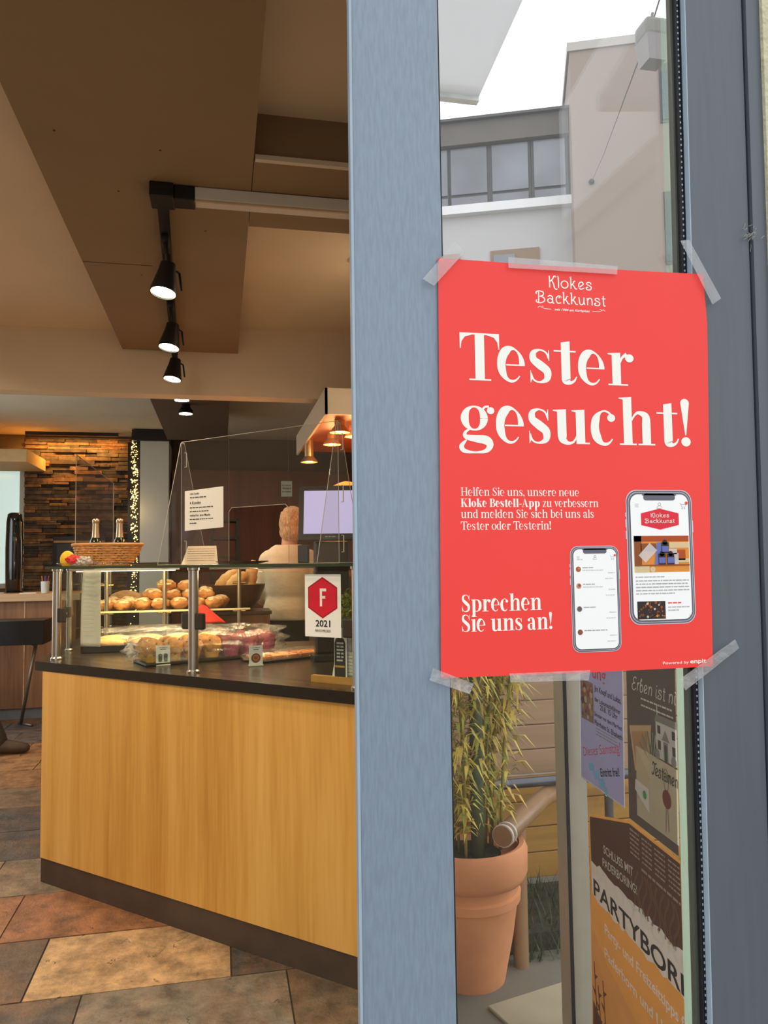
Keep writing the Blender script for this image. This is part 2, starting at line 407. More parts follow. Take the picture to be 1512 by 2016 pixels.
    if ch == 'z':
        g.R(.03, .94, .60, 1.0); g.R(.03, 0, .62, .055); g.P([(.03, .04), (.2, .04), (.6, .96), (.42, .96)]); g.R(.03, .78, .06, 1.0); g.R(.59, 0, .62, .24); return g.p, .67
    if ch == 'v':
        g.P([(.08, .97), (.08 + w, .97), (.47, .16), (.38, -.01)]); g.P([(.36, 0), (.42, 0), (.68, .97), (.62, .97)]); g.R(-.02, .955, .40, 1.0); g.R(.5, .955, .78, 1.0); return g.p, .78
    if ch == 'a':
        x = .58 - h * .2; g.P([(x - h, 0.05), (x + h, 0.05), (x + h, .7), (x - h, .7)]); g.curve([(x, .65), (x - .04, .88), (x - .2, .975), (.15, .92)], [w, w * .75, .08, .07]); g.ball(.15, .81, .115)
        g.arc(x - .22, .27, .21, .25, 60, 320, [.04, .06, w * .9, w * .8, .07, .04], 28); g.curve([(x, .12), (x + .06, .02), (x + .2, .06)], [w * .9, .12, .04]); return g.p, x + h + .17
    if ch == 'k':
        x = .12 + h; stem(x, 0, A); foot(x); head(x, A + .02); g.P([(x + h - .02, .36), (x + h - .02, .42), (x + .45, .97), (x + .51, .97)]); g.P([(x + h + .1, .56), (x + h + .2, .68), (x + .66, .03), (x + .66 - w * 1.15, .03)])
        g.R(x + .28, .955, x + .66, 1.0); g.R(x + .24, 0, x + .76, sf); return g.p, x + .77
    if ch == 'K':
        x = .12 + h; stem(x, 0, A); foot(x); g.R(x - h - .12, A - sf, x + h + .12, A); g.P([(x + h - .02, .50), (x + h - .02, .57), (x + .62, A - .02), (x + .69, A - .02)]); g.P([(x + h + .1, .72), (x + h + .22, .86), (x + .88, .03), (x + .88 - w * 1.2, .03)])
        g.R(x + .42, A - sf, x + .86, A); g.R(x + .42, 0, x + 1.0, sf); return g.p, x + 1.0
    if ch == 'B':
        x = .12 + h; stem(x, 0, A); g.R(x - h - .12, 0, x + .3, .05); g.R(x - h - .12, A - .05, x + .28, A); g.R(x, .70, x + .3, .75)
        g.arc(x + .27, 1.05, .25, .325, -90, 90, [.05, w * .9, .05], 24); g.arc(x + .29, .37, .31, .35, -90, 90, [.05, w, .05], 24); return g.p, x + .78
    if ch == 'A':
        g.P([(.08, .02), (.14, .02), (.58, A), (.52, A)]); g.P([(.44, A + .01), (.58, A + .01), (1.04, .02), (1.04 - w * 1.1, .02)]); g.R(.22, .44, .78, .49); g.R(-.04, 0, .32, sf); g.R(.68, 0, 1.18, sf); return g.p, 1.16
    if ch == ',':
        g.ball(.12, .11, .115); g.curve([(.20, .1), (.18, -.1), (.08, -.24)], [.1, .06, .03]); return g.p, .30
    if ch == '-':
        g.R(.04, .42, .44, .52); return g.p, .48
    return [], .5

def deco(ch):
    """Light art-nouveau / script strokes."""
    g = G(); w = .13; A = 1.5
    if ch == 'K': g.curve([(.12, 0), (.12, .8), (.1, A)], [w] * 3); g.curve([(.14, .75), (.45, 1.1), (.6, A - .05), (.75, A), (.8, A - .15)], [w] * 5); g.curve([(.35, .95), (.55, .5), (.65, 0), (.82, -.2), (.95, -.12)], [w] * 5); return g.p, .95
    if ch == 'l': g.curve([(.1, 0), (.1, .8), (.08, A), (.0, A - .1)], [w] * 4); return g.p, .32
    if ch == 'o': g.arc(.42, .5, .38, .46, 0, 360, [w] * 5); return g.p, .98
    if ch == 'k': g.curve([(.1, 0), (.1, .8), (.1, A), (.0, A - .12)], [w] * 4); g.curve([(.12, .45), (.35, .7), (.45, 1.0), (.58, .95)], [w] * 4); g.curve([(.25, .6), (.45, .3), (.6, .02), (.78, .04)], [w] * 4); return g.p, .82
    if ch == 'e': g.curve([(.05, .18), (.35, .42), (.62, .7), (.45, .97), (.18, .8), (.1, .4), (.3, .03), (.72, .2)], [w] * 8); return g.p, .85
    if ch == 's': g.curve([(.6, .72), (.5, .95), (.2, .95), (.12, .72), (.4, .55), (.62, .35), (.5, .03), (.15, .02), (.05, .25), (.25, .35)], [w] * 10); return g.p, .80
    if ch == 'B': g.curve([(.22, 0), (.25, .7), (.25, A - .1)], [w] * 3); g.curve([(.0, 1.1), (-.02, A - .15), (.3, A), (.75, A - .15), (.7, .95), (.4, .8), (.8, .65), (.85, .2), (.4, -.05), (.0, .05), (.0, .35)], [w] * 11); return g.p, 1.1
    if ch == 'a': g.curve([(.1, .8), (.35, .98), (.6, .8), (.62, .3), (.66, .0), (.78, .05)], [w] * 6); g.arc(.34, .3, .26, .28, 30, 330, [w] * 5); return g.p, .86
    if ch == 'c': g.curve([(.42, .7), (.5, .85), (.65, .78), (.55, .95), (.3, .95), (.1, .55), (.25, .05), (.65, .12)], [w] * 8); return g.p, .80
    if ch == 'u': g.curve([(.05, .97), (.1, .5), (.2, .05), (.5, .1), (.6, .5)], [w] * 5); g.curve([(.62, .98), (.62, .3), (.72, .02)], [w] * 3); return g.p, .85
    if ch == 'n': g.curve([(.12, 0), (.12, .6), (.08, .95)], [w] * 3); g.curve([(.14, .65), (.35, .95), (.6, .75), (.62, 0)], [w] * 4); return g.p, .82
    if ch == 't': g.curve([(.2, 1.35), (.2, .5), (.26, .02), (.42, .06)], [w] * 4); g.R(0, .92, .45, 1.02); return g.p, .52
    if ch == 'E': g.curve([(.8, 1.3), (.55, A), (.2, 1.25), (.3, .85), (.6, .8)], [w] * 5); g.curve([(.5, .8), (.1, .6), (.05, .2), (.4, -.05), (.85, .25)], [w] * 5); return g.p, .92
    if ch == 'r': g.curve([(.12, 0), (.14, .6), (.1, .95)], [w] * 3); g.curve([(.15, .6), (.3, .95), (.5, .9)], [w] * 3); return g.p, .52
    if ch == 'b': g.curve([(.3, 1.2), (.25, A), (.1, 1.1), (.1, .3), (.25, .0), (.55, .15), (.6, .6), (.35, .85), (.12, .55)], [w] * 9); return g.p, .72
    if ch == 'i': g.curve([(.1, .95), (.1, .3), (.2, .02), (.3, .08)], [w] * 4); g.ball(.12, 1.28, .09); return g.p, .36
    if ch == 'T': g.curve([(.1, 1.1), (.2, A), (.6, 1.35), (1.1, A)], [w] * 4); g.curve([(.65, 1.38), (.55, .6), (.4, .05), (.1, .0), (.05, .25)], [w] * 5); return g.p, .80
    if ch == 'm': g.curve([(.1, 0), (.1, .95)], [w] * 2); g.curve([(.12, .65), (.3, .95), (.45, .7), (.45, 0)], [w] * 4); g.curve([(.47, .65), (.65, .95), (.8, .7), (.82, 0)], [w] * 4); return g.p, 1.0
    return [], .4

def line_of(txt, font, track=0.0, w=0.25, shear=0.0):
    polys = []; x = 0
    for ch in txt:
        gp, adv = font(ch, w) if font is serif else font(ch)
        for p in gp:
            q = Poly((px + x + shear * py, py) for px, py in p); q.sid = p.sid; polys.append(q)
        x += adv + track
    return polys, x - track

_txt = {}
def sans(txt, bold=False):
    """Outline polygons of Blender's own sans face: (polygons, width); capitals are about 0.73 high."""
    if (txt, bold) in _txt: return _txt[(txt, bold)]
    cu = bpy.data.curves.new('t', 'FONT'); cu.body = txt; cu.size = 1.0; cu.resolution_u = 3
    if bold: cu.offset = 0.018
    o = bpy.data.objects.new('t', cu); C.objects.link(o)
    dg = bpy.context.evaluated_depsgraph_get(); me = o.evaluated_get(dg).to_mesh()
    polys = [[tuple(me.vertices[i].co[:2]) for i in p.vertices] for p in me.polygons]
    o.evaluated_get(dg).to_mesh_clear()
    bpy.data.objects.remove(o); bpy.data.curves.remove(cu)
    xs = [q[0] for p in polys for q in p] or [0]
    x0 = min(xs); polys = [[(a - x0, b) for a, b in p] for p in polys]
    _txt[(txt, bold)] = (polys, max(xs) - x0); return _txt[(txt, bold)]

class Print:
    """Printing on a flat sheet: local (u, v) metres plus a layer number, mapped onto the sheet."""
    def __init__(s, origin, U, V, N, step=0.00025):
        s.o, s.U, s.V, s.N, s.st = Vector(origin), Vector(U), Vector(V), Vector(N), step
    def at(s, u, v, k=0): return s.o + s.U * u + s.V * v + s.N * (s.st * k)
    def poly(s, mb, pts, k, mi=0): mb.add([s.at(u, v, k) for u, v in pts], [list(range(len(pts)))], mi)
    def rect(s, mb, u0, v0, u1, v1, k, mi=0): s.poly(mb, [(u0, v0), (u1, v0), (u1, v1), (u0, v1)], k, mi)
    def rrect(s, mb, u0, v0, u1, v1, r, k, mi=0):
        pts = []
        for cx, cy, a in ((u1 - r, v0 + r, -90), (u1 - r, v1 - r, 0), (u0 + r, v1 - r, 90), (u0 + r, v0 + r, 180)):
            pts += [(cx + r * math.cos(math.radians(a + q * 15)), cy + r * math.sin(math.radians(a + q * 15))) for q in range(7)]
        s.poly(mb, pts, k, mi)
    def disc(s, mb, u, v, r, k, mi=0): s.poly(mb, [(u + r * math.cos(2 * PI * q / 20), v + r * math.sin(2 * PI * q / 20)) for q in range(20)], k, mi)
    def text(s, mb, polys, width, u0, v0, u1, xh, k, mi=0, ang=0.0):
        sx = (u1 - u0) / width; ca, sa = math.cos(ang), math.sin(ang)
        for p in polys:
            q = [(x * sx, y * xh) for x, y in p]
            s.poly(mb, [(u0 + a * ca - b * sa, v0 + a * sa + b * ca) for a, b in q], k + 0.14 * getattr(p, 'sid', 0), mi)
    def stroke(s, mb, pts, w, k, mi=0):
        g = G(); g.ribbon(pts, [w] * len(pts))
        for p in g.p: s.poly(mb, p, k, mi)
    def words(s, mb, u0, u1, v, h, k, mi=0, seed=0):
        """unreadable small print: word-length dashes"""
        rr = random.Random(seed); u = u0
        while u < u1 - h:
            w = min(h * rr.uniform(1.5, 6), u1 - u); s.rect(mb, u, v, u + w, v + h, k, mi); u += w + h * 0.7
    def sheet(s, mb, pts, th, mi=0):
        n = len(pts)
        mb.add([s.at(u, v, 0) for u, v in pts] + [s.at(u, v, 0) - s.N * th for u, v in pts], [list(range(n)), list(range(n, 2 * n))[::-1]] + [[i, n + i, n + (i + 1) % n, (i + 1) % n] for i in range(n)], mi)
SPOT_E, FAR_E, HEAT_E, WASH_E = 34, 22, 3.0, 13
DOWN = [(-.95, 1.35, 2.60, 'added fill downlight over the entrance, left of the long ceiling panel', 100, (-.45, 3.0, .3), 110),
        (-1.3, 2.6, 2.60, 'added fill downlight over the left floor in front of the counter', 70, None, 150),
        (-1.6, 3.7, 2.60, 'added fill downlight near the bulkhead above the left floor', 60, None, 150),
        (.58, 3.1, 2.64, 'added fill downlight in the far ceiling field behind the counter', 22, None, 150),
        (-1.6, 6.4, 2.75, 'added fill downlight in the far room above the left floor', 50, None, 150),
        (.55, 5.9, 2.75, 'added fill downlight above the kitchen floor', 26, None, 140)]

# ------------------------------------------------------------------ materials
M_floor = attr_mat('slate_floor', rough=0.42, bump=0.7, scale=11.0, second=S(146, 104, 66), amount=0.42, spec=0.5, s_scale=4.2, cracks=True)
M_grout = pmat('grout', S(46, 40, 36), 0.9)
M_stone = attr_mat('ledger_stone', rough=0.85, bump=0.6, scale=14.0, second=S(120, 92, 62), amount=0.4)
M_white = pmat('white_plaster', S(214, 200, 180), 0.85, var=0.03, scale=4, bump=0.05, bscale=60)
M_coffer = pmat('cream_ceiling_paint', S(222, 204, 178), 0.8, var=0.03, scale=3)
M_taupe = pmat('taupe_ceiling_paint', S(142, 118, 88), 0.75, var=0.04, scale=3)
M_dtaupe = pmat('dark_taupe_paint', S(92, 76, 60), 0.75, var=0.05, scale=3)
M_dwall = pmat('dark_kitchen_paint', S(104, 88, 72), 0.8, var=0.05, scale=4)
M_redwood = wood_mat('dark_red_wood', S(78, 38, 20), S(100, 50, 26), S(120, 64, 34), 7, 'Z', 0.45, 0.25)
M_beech = wood_mat('counter_wood', S(192, 138, 62), S(214, 164, 84), S(228, 182, 106), 7, 'Z', 0.38, 0.16)
M_pine = wood_mat('knotty_pine', S(118, 78, 48), S(150, 104, 68), S(172, 128, 88), 6, 'Z', 0.55, 0.3)
M_pinetop = wood_mat('pale_wood_edge', S(170, 128, 88), S(196, 156, 114), S(214, 178, 138), 6, 'X', 0.5, 0.3)
M_slat = wood_mat('brown_fence_wood', S(150, 116, 88), S(170, 136, 106), S(186, 152, 122), 4, 'X', 0.7, 0.2)
M_ochre = wood_mat('ochre_fence_wood', S(160, 116, 50), S(184, 136, 62), S(200, 152, 76), 4, 'X', 0.7, 0.2)
M_black = pmat('black_laminate', S(26, 23, 22), 0.35, var=0.2, scale=60, spec=0.5)
M_top = pmat('dark_granite', S(44, 37, 33), 0.22, var=0.35, scale=160, spec=0.6)
M_kick = pmat('dark_plinth', S(74, 60, 50), 0.55, var=0.15, scale=9)
M_steel = pmat('brushed_steel', S(176, 170, 160), 0.28, 1.0, var=0.06, scale=30, stretch=(1, 1, 0.1))
M_dsteel = pmat('dark_clamp_metal', S(70, 66, 60), 0.4, 0.6, var=0.08)
M_blackmetal = pmat('black_metal', S(28, 26, 25), 0.45, 0.3, var=0.1)
M_foil = pmat('lit_anthracite_woodgrain_foil', S(128, 142, 158), 0.36, var=0.09, scale=90, stretch=(4, 4, 0.5), bump=0.12, bscale=90, spec=0.55)  # paler than the right stile: sky sheen and tilt put into its colour
M_foil2 = pmat('anthracite_frame', S(88, 94, 102), 0.4, var=0.05, scale=40, stretch=(3, 3, 0.2), spec=0.5)
M_edge = pmat('pale_frame_edge', S(160, 178, 194), 0.4, var=0.04)
M_gasket = pmat('black_rubber_gasket', S(24, 24, 27), 0.55, var=0.15)
M_spacer = pmat('glazing_spacer', S(120, 122, 126), 0.35, 0.7, var=0.08)
M_render = pmat('cream_render', S(206, 200, 168), 0.9, var=0.08, scale=25, bump=0.4, bscale=120)
M_pane = clear_mat('window_glass', base=0.035, edge=0.7, rough=0.01)
M_screen = clear_mat('screen_glass', base=0.012, edge=0.30, rough=0.01)
M_glass = clear_mat('display_glass', tint=(0.94, 0.98, 0.95), base=0.03, edge=0.55, rough=0.015)
M_gedge = pmat('green_glass_edge', S(30, 56, 40), 0.15, var=0.1, spec=0.8)
M_acryl = clear_mat('acrylic', tint=(0.95, 0.95, 0.95), base=0.03, edge=0.5, rough=0.03, veil=0.01)
M_aedge = pmat('acrylic_edge', S(186, 178, 164), 0.2, var=0.05, spec=0.8)
M_film = clear_mat('cellophane', base=0.12, edge=0.9, rough=0.10, bump=1.0, bscale=34, veil=0.03)
M_tape = clear_mat('clear_tape', tint=(0.97, 0.97, 0.97), base=0.07, edge=0.5, rough=0.25, bump=0.35, bscale=60, veil=0.22, veilcol=(0.8, 0.8, 0.8))
M_mint = clear_mat('mint_glass_edge', tint=(0.8, 0.95, 0.86), base=0.05, edge=0.5, rough=0.2, veil=0.8, veilcol=(0.86, 1.0, 0.9))
M_mint2 = clear_mat('bevelled_glass_edge', tint=(0.86, 0.97, 0.90), base=0.04, edge=0.4, rough=0.2, veil=0.10, veilcol=S(226, 244, 228))
M_paper = pmat('white_paper', S(232, 230, 224), 0.75, var=0.015, scale=8)
M_ink = pmat('black_ink', S(32, 30, 32), 0.7, var=0.05)
M_grey = pmat('grey_ink', S(140, 140, 140), 0.7, var=0.05)
M_lgrey = pmat('light_grey_ink', S(190, 190, 190), 0.7, var=0.05)
M_soil = pmat('planting_soil', S(64, 58, 44), 0.95, var=0.3, scale=30, bump=0.6)
M_ground = pmat('stone_paving', S(124, 118, 105), 0.85, var=0.12, scale=3, bump=0.2, bscale=30)
M_lamp = emat('lamp_glow', (1.0, 0.86, 0.6), 26)

def clip(poly, k=0.222):
    """keep the part of a floor polygon left of the party wall line x = k*y"""
    out = []
    for i in range(len(poly)):
        (x0, y0), (x1, y1) = poly[i], poly[(i + 1) % len(poly)]
        d0, d1 = k * y0 - x0, k * y1 - x1
        if d0 >= 0: out.append((x0, y0))
        if d0 * d1 < 0:
            t = d0 / (d0 - d1); out.append((x0 + t * (x1 - x0), y0 + t * (y1 - y0)))
    return out
def crect(x0, y0, x1, y1, k=0.222): return clip([(x0, y0), (x1, y0), (x1, y1), (x0, y1)], k)

# ------------------------------------------------------------------ floor of slate tiles
rng = random.Random(11)
DARK = [S(92, 82, 70), S(84, 78, 70), S(98, 86, 72), S(76, 72, 68)]
RUST = [S(156, 114, 78), S(144, 102, 70), S(168, 124, 86)]
TAN = [S(176, 150, 116), S(168, 140, 108)]
BLUE = [S(96, 96, 98), S(110, 108, 106)]
ROW, LEN, Y0 = 0.425, 0.655, 2.72
fixed = {(-1, 0): S(104, 92, 76), (-1, -1): S(122, 116, 106), (-1, 1): DARK[3], (0, -1): S(190, 158, 118), (0, -2): S(96, 80, 64), (0, 0): DARK[3],
         (1, -1): S(150, 102, 66), (1, -2): S(154, 106, 68), (1, 0): S(150, 102, 66), (2, -2): S(142, 124, 98), (2, -1): S(150, 128, 100), (3, -2): DARK[1], (3, -3): DARK[0], (4, -2): DARK[3], (4, -3): DARK[3], (5, -2): S(120, 100, 80), (5, -3): S(128, 104, 80),
         (6, -3): RUST[0], (6, -2): RUST[2], (7, -3): RUST[2], (7, -2): RUST[0], (7, -4): RUST[1], (8, -3): RUST[2], (8, -2): RUST[2], (8, -4): RUST[0], (9, -3): BLUE[0], (9, -4): BLUE[1], (10, -3): BLUE[0], (10, -4): BLUE[1]}
offs = {-1: 0.217, 0: 0.034}
mb = MB()
mb.prism(crect(-2.6, 0.80, 2.6, 8.6), -0.03, -0.004, 1, (0.03, 0.028, 0.025))
for r in range(-5, 14):
    off = offs.get(r, (0.034 - 0.183 * r)) ; off = off - LEN * round((off - 0.03) / LEN)
    for c in range(-5, 5):
        x0 = off + c * LEN; y0 = Y0 + r * ROW
        col = fixed.get((r, c)) or rng.choice(DARK + RUST + TAN[:1] + BLUE[:1])
        p = clip([(max(x0 + .003, -2.59), max(y0 + .003, 0.8)), (min(x0 + LEN - .003, 2.5), max(y0 + .003, 0.8)), (min(x0 + LEN - .003, 2.5), min(y0 + ROW - .003, 8.59)), (max(x0 + .003, -2.59), min(y0 + ROW - .003, 8.59))])
        if len(p) > 2 and x0 + LEN > -2.59 and y0 < 8.59 and y0 + ROW > 0.81:
            z = rng.uniform(-0.0012, 0.0012); mb.add([(x, y, z) for x, y in p], [list(range(len(p)))], 0, col)
            n = len(p); mb.add([(x, y, z) for x, y in p] + [(x, y, -0.004) for x, y in p], [[i, n + i, n + (i + 1) % n, (i + 1) % n] for i in range(n)], 0, col)
mb.build('floor', [M_floor, M_grout], kind='structure')
MB().box(-30, -30, -0.10, 60, 60, -0.035).build('ground', M_ground, kind='structure')

# ------------------------------------------------------------------ shop walls and ceiling
mb = MB(); mb.box(-2.7, 0.8, 0, -2.6, 4.5, 2.75); mb.box(-2.7, 7.5, 0, -2.6, 8.75, 2.75); mb.box(-2.7, 4.5, 0, -2.6, 7.5, 0.40); mb.box(-2.7, 4.5, 2.55, -2.6, 7.5, 2.75); mb.build('wall_left', M_white, kind='structure')
w2 = struct_root('window_2', (-2.65, 6.2, 0.85)); mb = MB(); mb.box(-2.68, 4.5, 0.40, -2.62, 4.56, 2.55); mb.box(-2.68, 7.44, 0.40, -2.62, 7.5, 2.55); mb.box(-2.68, 5.97, 0.40, -2.62, 6.03, 2.55); mb.box(-2.68, 4.5, 0.40, -2.62, 7.5, 0.46); mb.box(-2.68, 4.5, 2.49, -2.62, 7.5, 2.55)  # unseen window, placed and enlarged to bring daylight to the far room
mb.build('frame', M_foil2, w2); MB().box(-2.655, 4.56, 0.46, -2.65, 7.44, 2.49).build('pane', M_pane, w2)
lamp('window_fill_lamp', 'AREA', (-2.72, 6.0, 1.48), 38, (0.86, 0.95, 1.0), w2, aim=(0, 6.0, 1.3), size=2.0, size_y=2.9)  # added area lamp behind the window, lifting the column and far room
MB().slab((0.186, 0.83), (2.04, 8.75), 0.05, 0, 2.75).build('wall_right', M_white, kind='structure')
mb = MB(); mb.box(-2.7, 8.6, 0, -2.0, 8.75, 1.15); mb.box(-2.7, 8.6, 2.45, -2.0, 8.75, 2.75); mb.box(-2.7, 8.6, 1.15, -2.6, 8.75, 2.45); mb.box(-2.0, 8.62, 0, 2.0, 8.75, 2.75)
mb.build('wall_back', M_dwall, kind='structure')
# ledger stone cladding: rows of split stones of unequal depth
mb = MB(); rs = random.Random(4); z = 0.0
pal = [S(132, 98, 66), S(104, 84, 62), S(84, 74, 62), S(146, 112, 76), S(74, 68, 60), S(116, 90, 60), S(94, 84, 72), S(60, 55, 50)]
while z < 2.72:
    h = min(rs.choice([0.022, 0.03, 0.035, 0.042]), 2.72 - z); x = -2.0
    while x < -0.84:
        w = min(rs.uniform(0.10, 0.34), -0.84 - x)
        if w < 0.02: break
        d = rs.uniform(0.03, 0.075); mb.box(x + .001, 8.62 - d, z + .001, x + w - .001, 8.625, z + h - .001, 0, 0.004, rs.choice(pal)); x += w
    z += h
mb.build('trim_1', M_stone, kind='structure')
mb = MB(); mb.box(-0.50, 8.30, 0, 1.90, 8.36, 2.36); mb.box(-0.50, 8.36, 0, -0.47, 8.62, 2.36); mb.build('trim_2', M_redwood, kind='structure')
mb = MB(); mb.prism(crect(-2.7, 0.80, 2.6, 8.75, 0.25), 2.75, 2.85); mb.build('ceiling', pmat('off_white_ceiling', S(204, 196, 172), 0.85, var=0.05, scale=2), kind='structure')
# front zone: recessed fields, the long taupe panel, the cross beam, the bulkhead
mb = MB(); mb.prism(crect(-0.50, 0.96, 0.09, 4.14), 2.5, 2.64, 0)
mb.prism(crect(0.092, 2.113, 1.2, 2.54), 2.501, 2.64, 0); mb.box(-.498, 2.946, 2.4993, -.25, 2.949, 2.5005, 2)
for x, y in ((-.42, 2.05), (-.16, 2.10), (-.30, 2.36), (-.30, 3.05), (-.05, 2.6), (-.38, 1.55)): mb.box(x - .003, y - .003, 2.4992, x + .003, y + .003, 2.5005, 2)
mb.prism(crect(0.092, 0.96, 1.2, 1.36), 2.50, 2.64, 1)
mb.build('trim_8', [M_taupe, wood_mat('orange_beam_wood', S(150, 84, 36), S(172, 100, 46), S(190, 116, 56), 6, 'X', 0.5, 0.3), M_gasket], kind='structure')
mb = MB(); mb.prism(crect(-2.6, 0.96, -0.50, 4.2), 2.60, 2.75, 0); mb.prism(crect(-0.5, 0.96, 1.2, 4.2), 2.64, 2.75, 0); mb.build('trim_9', M_coffer, kind='structure')
mb = MB(); mb.prism(crect(0.094, 2.095, 1.2, 2.112), 2.498, 2.512); mb.build('trim_3', M_white, kind='structure')
mb = MB(); mb.prism(crect(-2.6, 4.15, 1.5, 4.27), 2.27, 2.75); mb.build('trim_10', M_coffer, kind='structure')
mb = MB(); mb.prism(crect(-0.47, 4.27, 0.06, 7.15), 2.5, 2.75); mb.build('trim_11', M_dtaupe, kind='structure')
# facade above and beside the entrance
mb = MB(); mb.box(-3.6, 0.76, 2.42, 0.17, 0.96, 3.2); mb.box(-3.6, 0.76, -0.03, -1.75, 0.96, 2.42); mb.build('wall_front', M_render, kind='structure')

# pillar of cream render right of the door
mb = MB()
def lean(xb, xt, y0, y1, x2, zb=-0.03, zt=2.42):
    k = (xt - xb); return [(xb, y0, zb), (x2, y0, zb), (x2, y1, zb), (xb, y1, zb), (xt, y0, zt), (x2, y0, zt), (x2, y1, zt), (xt, y1, zt)]
CUBE = [[0, 3, 2, 1], [4, 5, 6, 7], [0, 1, 5, 4], [1, 2, 6, 5], [2, 3, 7, 6], [3, 0, 4, 7]]
def lprism(mb, x0, x1, y0, y1, zb, zt, slope, mi=0):
    """upright bar whose sides lean by slope (metres per metre), x0/x1 given at z = 1.45"""
    a = (zb - 1.45) * slope; b = (zt - 1.45) * slope
    mb.add([(x0 + a, y0, zb), (x1 + a, y0, zb), (x1 + a, y1, zb), (x0 + a, y1, zb), (x0 + b, y0, zt), (x1 + b, y0, zt), (x1 + b, y1, zt), (x0 + b, y1, zt)], CUBE, mi)
mb = MB(); a = 0.012
lprism(mb, 0.6005, 0.72, 0.735, 0.85, -0.03, 2.42, 0.0140); mb.build('wall_front_right', M_render, kind='structure')

# ------------------------------------------------------------------ the glazed door leaf that carries the poster
SL = 0.0125
door = struct_root('door_1', (0.35, 0.78, 0))
mb = MB(); mb.box(0.1288, 0.744, -0.02, 0.2235, 0.756, 2.40, 0, 0.003); mb.box(0.1425, 0.755, -0.02, 0.2225, 0.812, 2.40); mb.build('stile', M_foil, door, True, angle=40)
mb = MB(); mb.box(0.1282, 0.7428, -0.02, 0.1312, 0.755, 2.40, 0, 0.001); mb.build('edge_strip', M_edge, door)  # pale strip paints the bright highlight along the left stile edge
mb = MB(); lprism(mb, 0.5071, 0.5799, 0.744, 0.768, -0.02, 2.40, 0.0145); mb.build('stile', M_foil2, door)
mb = MB(); lprism(mb, 0.5062, 0.5073, 0.7435, 0.766, -0.02, 2.40, 0.0145); mb.build('edge_strip', M_edge, door)
mb = MB(); mb.box(0.2235, 0.7445, 2.32, 0.52, 0.768, 2.40, 0, 0.004); mb.box(0.2235, 0.744, -0.02, 0.490, 0.768, 0.14, 0, 0.004); mb.build('rail', M_foil, door)
mb = MB(); lprism(mb, 0.4978, 0.5022, 0.758, 0.766, 0.13, 2.33, 0.0137, 1); lprism(mb, 0.5012, 0.5028, 0.7527, 0.760, 0.13, 2.33, 0.0125); lprism(mb, 0.5055, 0.5070, 0.7515, 0.766, 0.13, 2.33, 0.0137); mb.box(0.2232, 0.750, 0.13, 0.2258, 0.80, 2.33); mb.build('gasket', [M_gasket, pmat('olive_dark_seal', S(74, 76, 68), .5, var=.1)], door)
mb = MB(); lprism(mb, 0.5028, 0.5056, 0.7525, 0.766, 0.13, 2.33, 0.0117, 0)
for i in range(330):
    z = 0.14 + i * 0.0066; x = 0.5042 + (z - 1.45) * 0.0117; mb.box(x - .0007, 0.7518, z, x + .0007, 0.7526, z + .0022, 1)
mb.build('spacer_bar', [M_gasket, M_edge], door)
mb = MB(); lprism(mb, 0.2235, 0.5040, 0.757, 0.761, 0.13, 2.33, 0.0, 0); mb.build('glass_pane', M_pane, door)
# fixed outer frame beyond the hinge gap
mb = MB(); lprism(mb, 0.5830, 0.6005, 0.740, 0.84, -0.02, 2.41, 0.0140); mb.build('trim_4', M_foil2, kind='structure')
mb = MB(); lprism(mb, 0.579, 0.592, 0.790, 0.84, -0.02, 2.41, 0.0140); mb.build('trim_5', M_gasket, kind='structure')
# a scrap of cobweb caught in the hinge gap
mb = MB(); rw = random.Random(2)
for i in range(26):
    p = Vector((0.5835, 0.738, 1.738)) + Vector((rw.gauss(0, .004), rw.uniform(-.004, .004), rw.gauss(0, .005)))
    q = p + Vector((rw.gauss(0, .004), rw.uniform(-.003, .004), rw.gauss(0, .004))); mb.tube([p, (p + q) / 2 + Vector((.001, 0, .002)), q], 0.00022, 4)
mb.tube([(0.576, 0.742, 1.735), (0.586, 0.739, 1.741)], 0.0003, 4)
tag(mb.build('cobweb', pmat('grey_fluff', S(170, 170, 160), 0.9)), 'small grey tuft of cobweb caught in the black gap of the door frame', 'cobweb')
# hinge-side door hinge knuckle is hidden; door handle on the leaf's inner side
h = MB(); h.tube([(0.176, 0.812, 0.98), (0.176, 0.85, 0.98), (0.235, 0.852, 0.98)], 0.009, 12); h.build('door_handle', M_steel, door, True)

